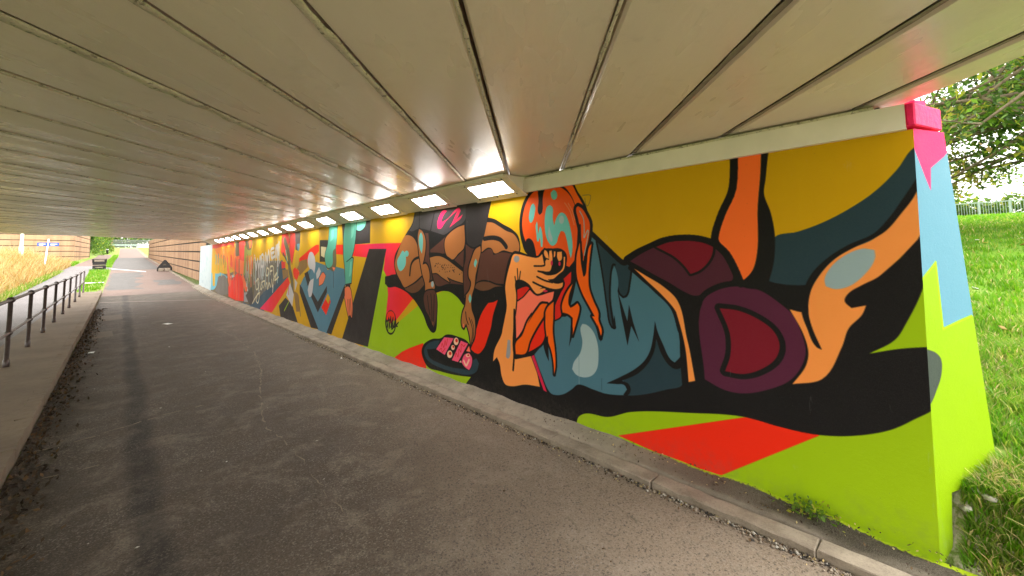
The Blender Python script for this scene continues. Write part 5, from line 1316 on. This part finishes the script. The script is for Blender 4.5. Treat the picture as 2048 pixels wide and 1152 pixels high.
P = [(U(KX+.15, 2.985), -.5+3.2*random.random()**1.4, 0) for _ in range(450)]; P = [(x, y, .046+.052*(x-KX-.12)/.2+.006) for x, y, z in P]
leaves('leaf_litter', P, .014, [L_dead, L_dead2, L_straw], [2, 3, 1], None, 3., 'stuff')['label'] = 'soil crumbs and dead bits on the footing near the lime wall'
blades('grass', [(x, y, hzn(x, y)) for x, y in ((U(3.07, 3.22), U(-.34, .02)) for _ in range(1400))], .055, .004, [L_grass, L_grass2, L_straw], [4, 2, 1], .9, 'green grass creeping down beside the painted pillar')
# stones along the foot of the end wall
for i in range(16):
    s_ = .13+.42*i/16+U(-.02, .02); q = ep(s_, 0); m = MB(); r = U(.012, .034); m.ball((0, 0, 0), r, (1.4, 1, .6))
    for v in m.bm.verts: v.co += Vector((U(-1, 1), U(-1, 1), U(-1, 1)))*r*.18
    x, y = q[0]+U(-.02, .03), q[1]-U(.02, .13)
    o = m.build('stone', M_stone); o.location = (x, y, hzn(x, y)+.005); o.rotation_euler.z = U(0, 6)
    tag(o, 'small pale stone lying at the foot of the painted wall end', 'stone', 'pale stones at the foot of the wall end')
blades('dry_grass', [(x, y, hzn(x, y)) for x, y in ((U(4.0, 6.6), U(-.9, .02)) for _ in range(2600)) if math.sin(3.1*x+5*y)+math.sin(7*y-x) > -.3], .07, .0055, [L_straw, L_grass2], [3, 2], 1.0, 'yellowed thin grass patches halfway down the right bank')
for i in range(14):
    x = U(4.2, 11); y = -.098*x*U(.1, 1.0); m = MB(); m.box((0, 0, .012), (.05, .035, .006)); o = m.build('fallen_leaf', random.choice([L_tan, L_yel, M_line])); o.location = (x, y, hzn(x, y)+.045); o.rotation_euler = (U(-.4, .4), U(-.4, .4), U(0, 3))
    tag(o, 'single pale fallen leaf lying on the right grass bank', 'leaf', 'fallen leaves on the right bank')
# weed on the footing
wd = empty('weed', (2.9, .62, .075), 'small green weed growing from the footing by the lime wall', 'weed')
C = [(2.9+random.gauss(0, .035), .62+random.gauss(0, .06), .10+abs(random.gauss(0, .03))) for _ in range(160)]
leaves('leaves', C, .022, [L_mid, L_yel], [4, 1], wd)
MB().tube([(2.9, .62, .06), (2.905, .63, .14)], [.004, .002], 5).build('stem', L_mid, wd)
# leaf litter in the left gutter and grit by the right kerb
P = [(-.53+abs(random.gauss(0, .11)), y, 0.005+.02*random.random()) for y in (U(1, 19) for _ in range(3000))]
leaves('leaf_litter', P, .035, [L_dead, L_dead2], [1, 2], None, 3., 'stuff')['label'] = 'brown dead leaves and silt in the gutter of the left kerb'
P = [(KX-abs(random.gauss(0, .05))-.005, y, .004+.012*random.random()) for y in (U(-.4, 9) for _ in range(1500))]
leaves('leaf_litter', P, .014, [L_dead, L_dead2, L_straw], [2, 2, 1], None, 3., 'stuff')['label'] = 'grit and dead leaf crumbs along the right kerb'
n = 1500; P = np.array([(KX-abs(random.gauss(0, .022))-.004, y, .004) for y in (-.6+11*random.random()**1.5 for _ in range(n))])
O = np.array([(1, 0, 0), (0, 1, 0), (-1, 0, 0), (0, -1, 0), (0, 0, 1), (0, 0, -1)], float); OF = np.array([(0, 1, 4), (1, 2, 4), (2, 3, 4), (3, 0, 4), (1, 0, 5), (2, 1, 5), (3, 2, 5), (0, 3, 5)])
V = (P[:, None, :]+(O[None]*(.7+.6*RS.rand(n, 6, 1)))*(.004+.009*RS.rand(n, 1, 1)**2)*np.array([1.2, 1.2, .9])).reshape(-1, 3); F_ = (OF[None]+6*np.arange(n)[:, None, None]).reshape(-1, 3)
tag(link('rubble', fastmesh('rubble', V, F_, [M_kerb, M_stone, M_dark], np.repeat(RS.choice(3, n, p=[.6, .15, .25]), 8))), 'crumbled grit and stone chips along the foot of the right kerb', None, None, 'stuff')
P = np.array([(U(-.4, KX-.05), 1.2+9*random.random()**1.6, .004) for _ in range(55)]); n = len(P)
V = (P[:, None, :]+(O[None]*(.5+.9*RS.rand(n, 6, 1)))*(.003+.007*RS.rand(n, 1, 1)**3)*np.array([1.3, 1., .5])).reshape(-1, 3); F_ = (OF[None]+6*np.arange(n)[:, None, None]).reshape(-1, 3)
tag(link('stone_chips', fastmesh('stone_chips', V, F_, [M_stone, M_line, M_dead_], np.repeat(RS.choice(3, n, p=[.5, .2, .3]), 8))), 'loose pale chips and crumbs scattered over the lane', None, None, 'stuff')
def litter(x, y, s_, lab):
    m = MB(); m.box((0, 0, .006), (s_, s_*.55, .008), 0); 
    for v in m.bm.verts: v.co += Vector((U(-.2, .2)*s_, U(-.2, .2)*s_, U(0, .01)))
    o = m.build('litter', M_white); o.location = (x, y, g(y)+.003); o.rotation_euler.z = U(0, 3); tag(o, lab, 'litter')
litter(.9, 13.2, .20, 'flattened pale paper scrap on the lane towards the far mouth')
litter(2.56, 6.6, .035, 'tiny white scrap in the gutter by the right kerb')
litter(-.30, 10.2, .10, 'pale scrap lying by the left kerb, beside the leaf litter')
# verges and tall dry grass
def patch(n, poly_x0, poly_x1, y0, y1): return [(U(poly_x0(y), poly_x1(y)), y, g(y)+.0) for y in (U(y0, y1) for _ in range(n))]
def vpatch(x0, x1, y0, y1, lab):
    sheet('verge', x0, x1, y0, y1, .02, M_ground, label=lab)
    blades('grass', patch(int(60*(y1-y0)), x0, x1, y0, y1), .16, .022, [L_grass, L_grass2], [6, 1], .5, 'green grass blades on the '+lab)
vpatch(lambda y: -1.40, lambda y: -.64, 26.6, 31.5, 'small grass verge at the end of the railing')
vpatch(lambda y: -1.45-.02*(y-32), lambda y: -.64, 32.2, 47.5, 'bright grass verge between path and road before the bin')
vpatch(lambda y: -1.35+.4*sstep(52, 95, y), lambda y: -.62+.25*sstep(52, 95, y), 52, 97, 'narrow grass verge beside the far road')
sheet('verge', lambda y: -5.4, lambda y: -3.3, 57, 66, .05, M_ground, label='patch of lawn at the foot of the brown wall')
blades('grass', [(x, y, zg(x, y)+.05) for x, y in ((U(-6.5, -3.25), U(57, 66)) for _ in range(1500))], .2, .03, [L_grass, L_grass2], [5, 1], .4, 'bright lawn grass below the brown wall')
tg = [(x, y, zg(x, y)) for x, y in ((-3.35-abs(random.gauss(0, 2.2)), U(21, 56)) for _ in range(15000)) if x > -.155*y-2.5]
tp = [p for p in tg if math.sin(p[0]*2.3+p[1]*.9)+math.sin(p[1]*1.7-p[0])+random.gauss(0, .7) > .6]
blades('dry_grass', tp, .85, .016, [L_gold, L_straw, L_gold2], [3, 4, 1], .7, 'taller pale seed heads waving above the dry grass bank')
blades('dry_grass', tg, .50, .018, [L_gold, L_gold2, L_straw, L_yel], [5, 2.5, 3, .8], .45, 'tall golden dry grass on the bank left of the path')
blades('grass', [(-3.1-abs(random.gauss(0, .35)), y, zg(-3.4, y)) for y in (U(20, 44) for _ in range(3500))], .26, .014, [L_grass, L_grass2, L_straw], [3, 4, 2], .6, 'green grass fringe along the left path')
def blob(n, c, r, hole=.35):
    """leaf positions on the shells of a handful of lumps, leaving gaps"""
    out = []; lumps = [(c[0]+random.gauss(0, r[0]*.5), c[1]+random.gauss(0, r[1]*.5), c[2]+random.gauss(0, r[2]*.45), U(.3, .55)) for _ in range(14)]
    while len(out) < n:
        l = random.choice(lumps); v = Vector((random.gauss(0, 1), random.gauss(0, 1), random.gauss(0, 1))).normalized()*(U(.6, 1.05))
        out.append((l[0]+v.x*r[0]*l[3], l[1]+v.y*r[1]*l[3], l[2]+v.z*r[2]*l[3]))
    return out
def bush(name, x, y, zb, r, n, size, mats, wts, label, cat, group=None, trunk=.12):
    t = empty(name, (x, y, zb), label, cat, group); leaves('crown', blob(n, (x, y, zb+r[2]*.95), r), size, mats, wts, t)
    MB().tube([(x, y, zb-.2), (x+.1, y, zb+r[2]*.5), (x+U(-.2, .2), y, zb+r[2]*1.2)], [trunk, trunk*.8, trunk*.3], 7).build('trunk', M_bark, t); return t
GM = [L_dark, L_mid, L_yel]
bush('hedge_shadow_tree', -3.9, 91, g(91), (.8, .9, 3.6), 1500, .30, [L_dark], [1], 'dark leafy tree added as the hedge shadow at the end of the brown wall', 'tree', None, .35)  # dark foliage stands in for the shadowed gap beside the hedge
hb = [(-3.9, 97, 1.6, 2.2, 'first green bush of the hedge, just past the added dark tree'), (-3.6, 104, 1.7, 2.3, 'second green bush of the hedge along the footpath'), (-3.2, 112, 1.7, 2.2, 'third, smaller bush of the hedge along the footpath'), (-2.7, 122, 1.5, 2.0, 'brownish last bush of the hedge near the far crossing')]
for i, (x, y, r, h, lab) in enumerate(hb):
    bush('hedge_bush', x, y, g(y), (r, 2.6, h), 1900, .24, GM if i < 3 else [L_dark, L_tan, L_mid], [2, 6, .6] if i < 3 else [2, 2, 3], lab, 'bush', 'hedge bushes left of the far footpath')
# far crossing: pale barrier, grey fence, trees
gr = empty('guard_rail', (1, 158, g(158)), 'pale guard rail across the far end of the road', 'guard rail')
MB().box((4, 158, g(158)+.75), (44, .12, .30), 0, .02).build('rail_beam', M_grey, gr)
for i in range(15): MB().box((-16+2.8*i, 158.15, g(158)+.45), (.12, .12, 1.1)).build('post', M_grey, gr)
ff = empty('palisade_fence', (1, 172, g(172)), 'grey palisade fence behind the far guard rail', 'fence'); M_fg = simple('weathered_grey', (.13, .14, .135), .8)
for zz in (.5, 2.1): MB().box((4, 172, g(172)+zz), (50, .08, .1)).build('rail', M_fg, ff)
m = MB()
for i in range(230): m.box((-20+.21*i, 172-.06, g(172)+1.25), (.11, .03, 2.5+U(-.03, .03)))
pl_ = m.build('pales', M_fg, ff); pl_['kind'] = 'stuff'
for i, (x, y, r, h) in enumerate([(-13, 186, 5, 3.6), (-5, 188, 5, 3.2), (3, 184, 5, 3.4), (11, 188, 5, 3.0), (20, 186, 6, 3.6)]):
    bush('tree', x, y, g(y)-.5, (r, 4, h), 1300, .7, GM, [3, 4, 1], ['leafy tree far behind the fence, leftmost of the row', 'leafy tree far behind the fence, second of the row', 'leafy tree far behind the fence, middle of the row', 'leafy tree far behind the fence, fourth of the row', 'leafy tree far behind the fence, rightmost of the row'][i], 'tree', 'trees far behind the palisade fence', .3)
# right: railing fence on the crest of the bank, with shrubs behind
fe = empty('metal_fence', (42.5, -4, 3.6), 'pale green metal bar fence along the crest of the right bank', 'fence')
fx = 42.5; fz = lambda y: hz(fx, y)
for zz in (.12, 1.02): MB().box((fx, -4, fz(-4)+zz), (.05, 14, .06)).build('rail', M_grey, fe)
for i in range(10): MB().box((fx, .9-1.36*i, fz(0)+.53), (.09, .09, 1.16)).build('post', M_grey, fe)
bar = MB(); bar.box((0, 0, 0), (.022, .022, .86)); b0_ = bar.build('bar', M_grey, fe)
for i in range(100):
    y = 2.0-.125*i
    o = b0_ if i == 0 else b0_.copy()
    if i: COL.objects.link(o)
    o.location = Vector((fx, y, fz(0)+.57))-fe.location
for i, (y, dx, r, h) in enumerate([(.5, 6, 2.0, 1.5), (-2.2, 7, 2.2, 1.3), (-5.4, 5, 2.4, 1.9)]):
    bush('shrub', fx+dx, y, hz(fx+dx, y)-.2, (2, r, h), 1700, .28, [L_dark, L_mid, L_yel], [2, 5, 1], ['low green shrub behind the crest fence, left of the fence posts', 'low green shrub behind the crest fence, middle one', 'taller green shrub behind the crest fence at the photo edge'][i], 'shrub', 'shrubs behind the crest fence')

# big tree overhanging from the right, its boughs sweeping left and down
random.seed(21); RS = np.random.RandomState(5)
tr = empty('overhanging_tree', (13.5, -6.5, 2.0), 'large tree with spreading boughs and mixed green and yellowing leaves above the right bank', 'tree')
def limb(m, a, b, r0, r1, sag=.3, n=7):
    a, b = Vector(a), Vector(b); pts = []; rr = []
    for i in range(n):
        t = i/(n-1); p = a.lerp(b, t); p.z += math.sin(t*math.pi)*sag; p += Vector((U(-1, 1), U(-1, 1), U(-1, 1)))*.06*(b-a).length*.3*(0 < i < n-1); pts.append(p); rr.append(r0+(r1-r0)*t)
    m.tube(pts, rr, 7); return pts
mt = MB(); limb(mt, (13.5, -6.5, 1.7), (13.2, -6.0, 6.8), .42, .26, 0); mt.build('trunk', M_bark, tr)
tips = []
for i in range(40):
    m = MB(); z0 = U(3.6, 6.6); tgt = (U(8.6, 14), U(-1.3, 1.2), U(3.0, 6.0) if i % 2 else U(2.7, 4.0)); pts = limb(m, (13.3+U(-.1, .1), -6.1, z0), tgt, .09, .018, U(.2, .8), 9)
    for j in range(3, 9):
        for k in range(2):
            p = pts[j]; q = p+Vector((U(-1, 1), U(-.7, 1), U(-.5, .5)))*U(.5, 1.1); ps = limb(m, p, q, .018, .005, U(-.1, .15), 5); tips += ps[1:]
    m.build('bough', M_bark, tr)
C = []; 
for p in tips:
    k = random.choice((10, 18, 28, 40)) if random.random() < .8 else 0
    C += [(p.x+random.gauss(0, .17), p.y+random.gauss(0, .17), p.z+random.gauss(0, .07)) for _ in range(k)]
C = np.array(C); nz_ = np.sin(C[:, 0]*1.9+C[:, 2]*2.3)+np.sin(C[:, 1]*2.7-C[:, 2]*1.7+1)+.7*RS.randn(len(C))
for nm, sel, mats, wts in (('green_foliage', nz_ < .35, [L_dark, L_mid], [3, 3]), ('light_green_foliage', (nz_ >= .35) & (nz_ < 1.35), [L_mid, L_yel], [2, 3]), ('yellow_foliage', nz_ >= 1.35, [L_yel, L_tan], [3, 2])):
    leaves(nm, C[sel], .082, mats, wts, tr, 1.2)
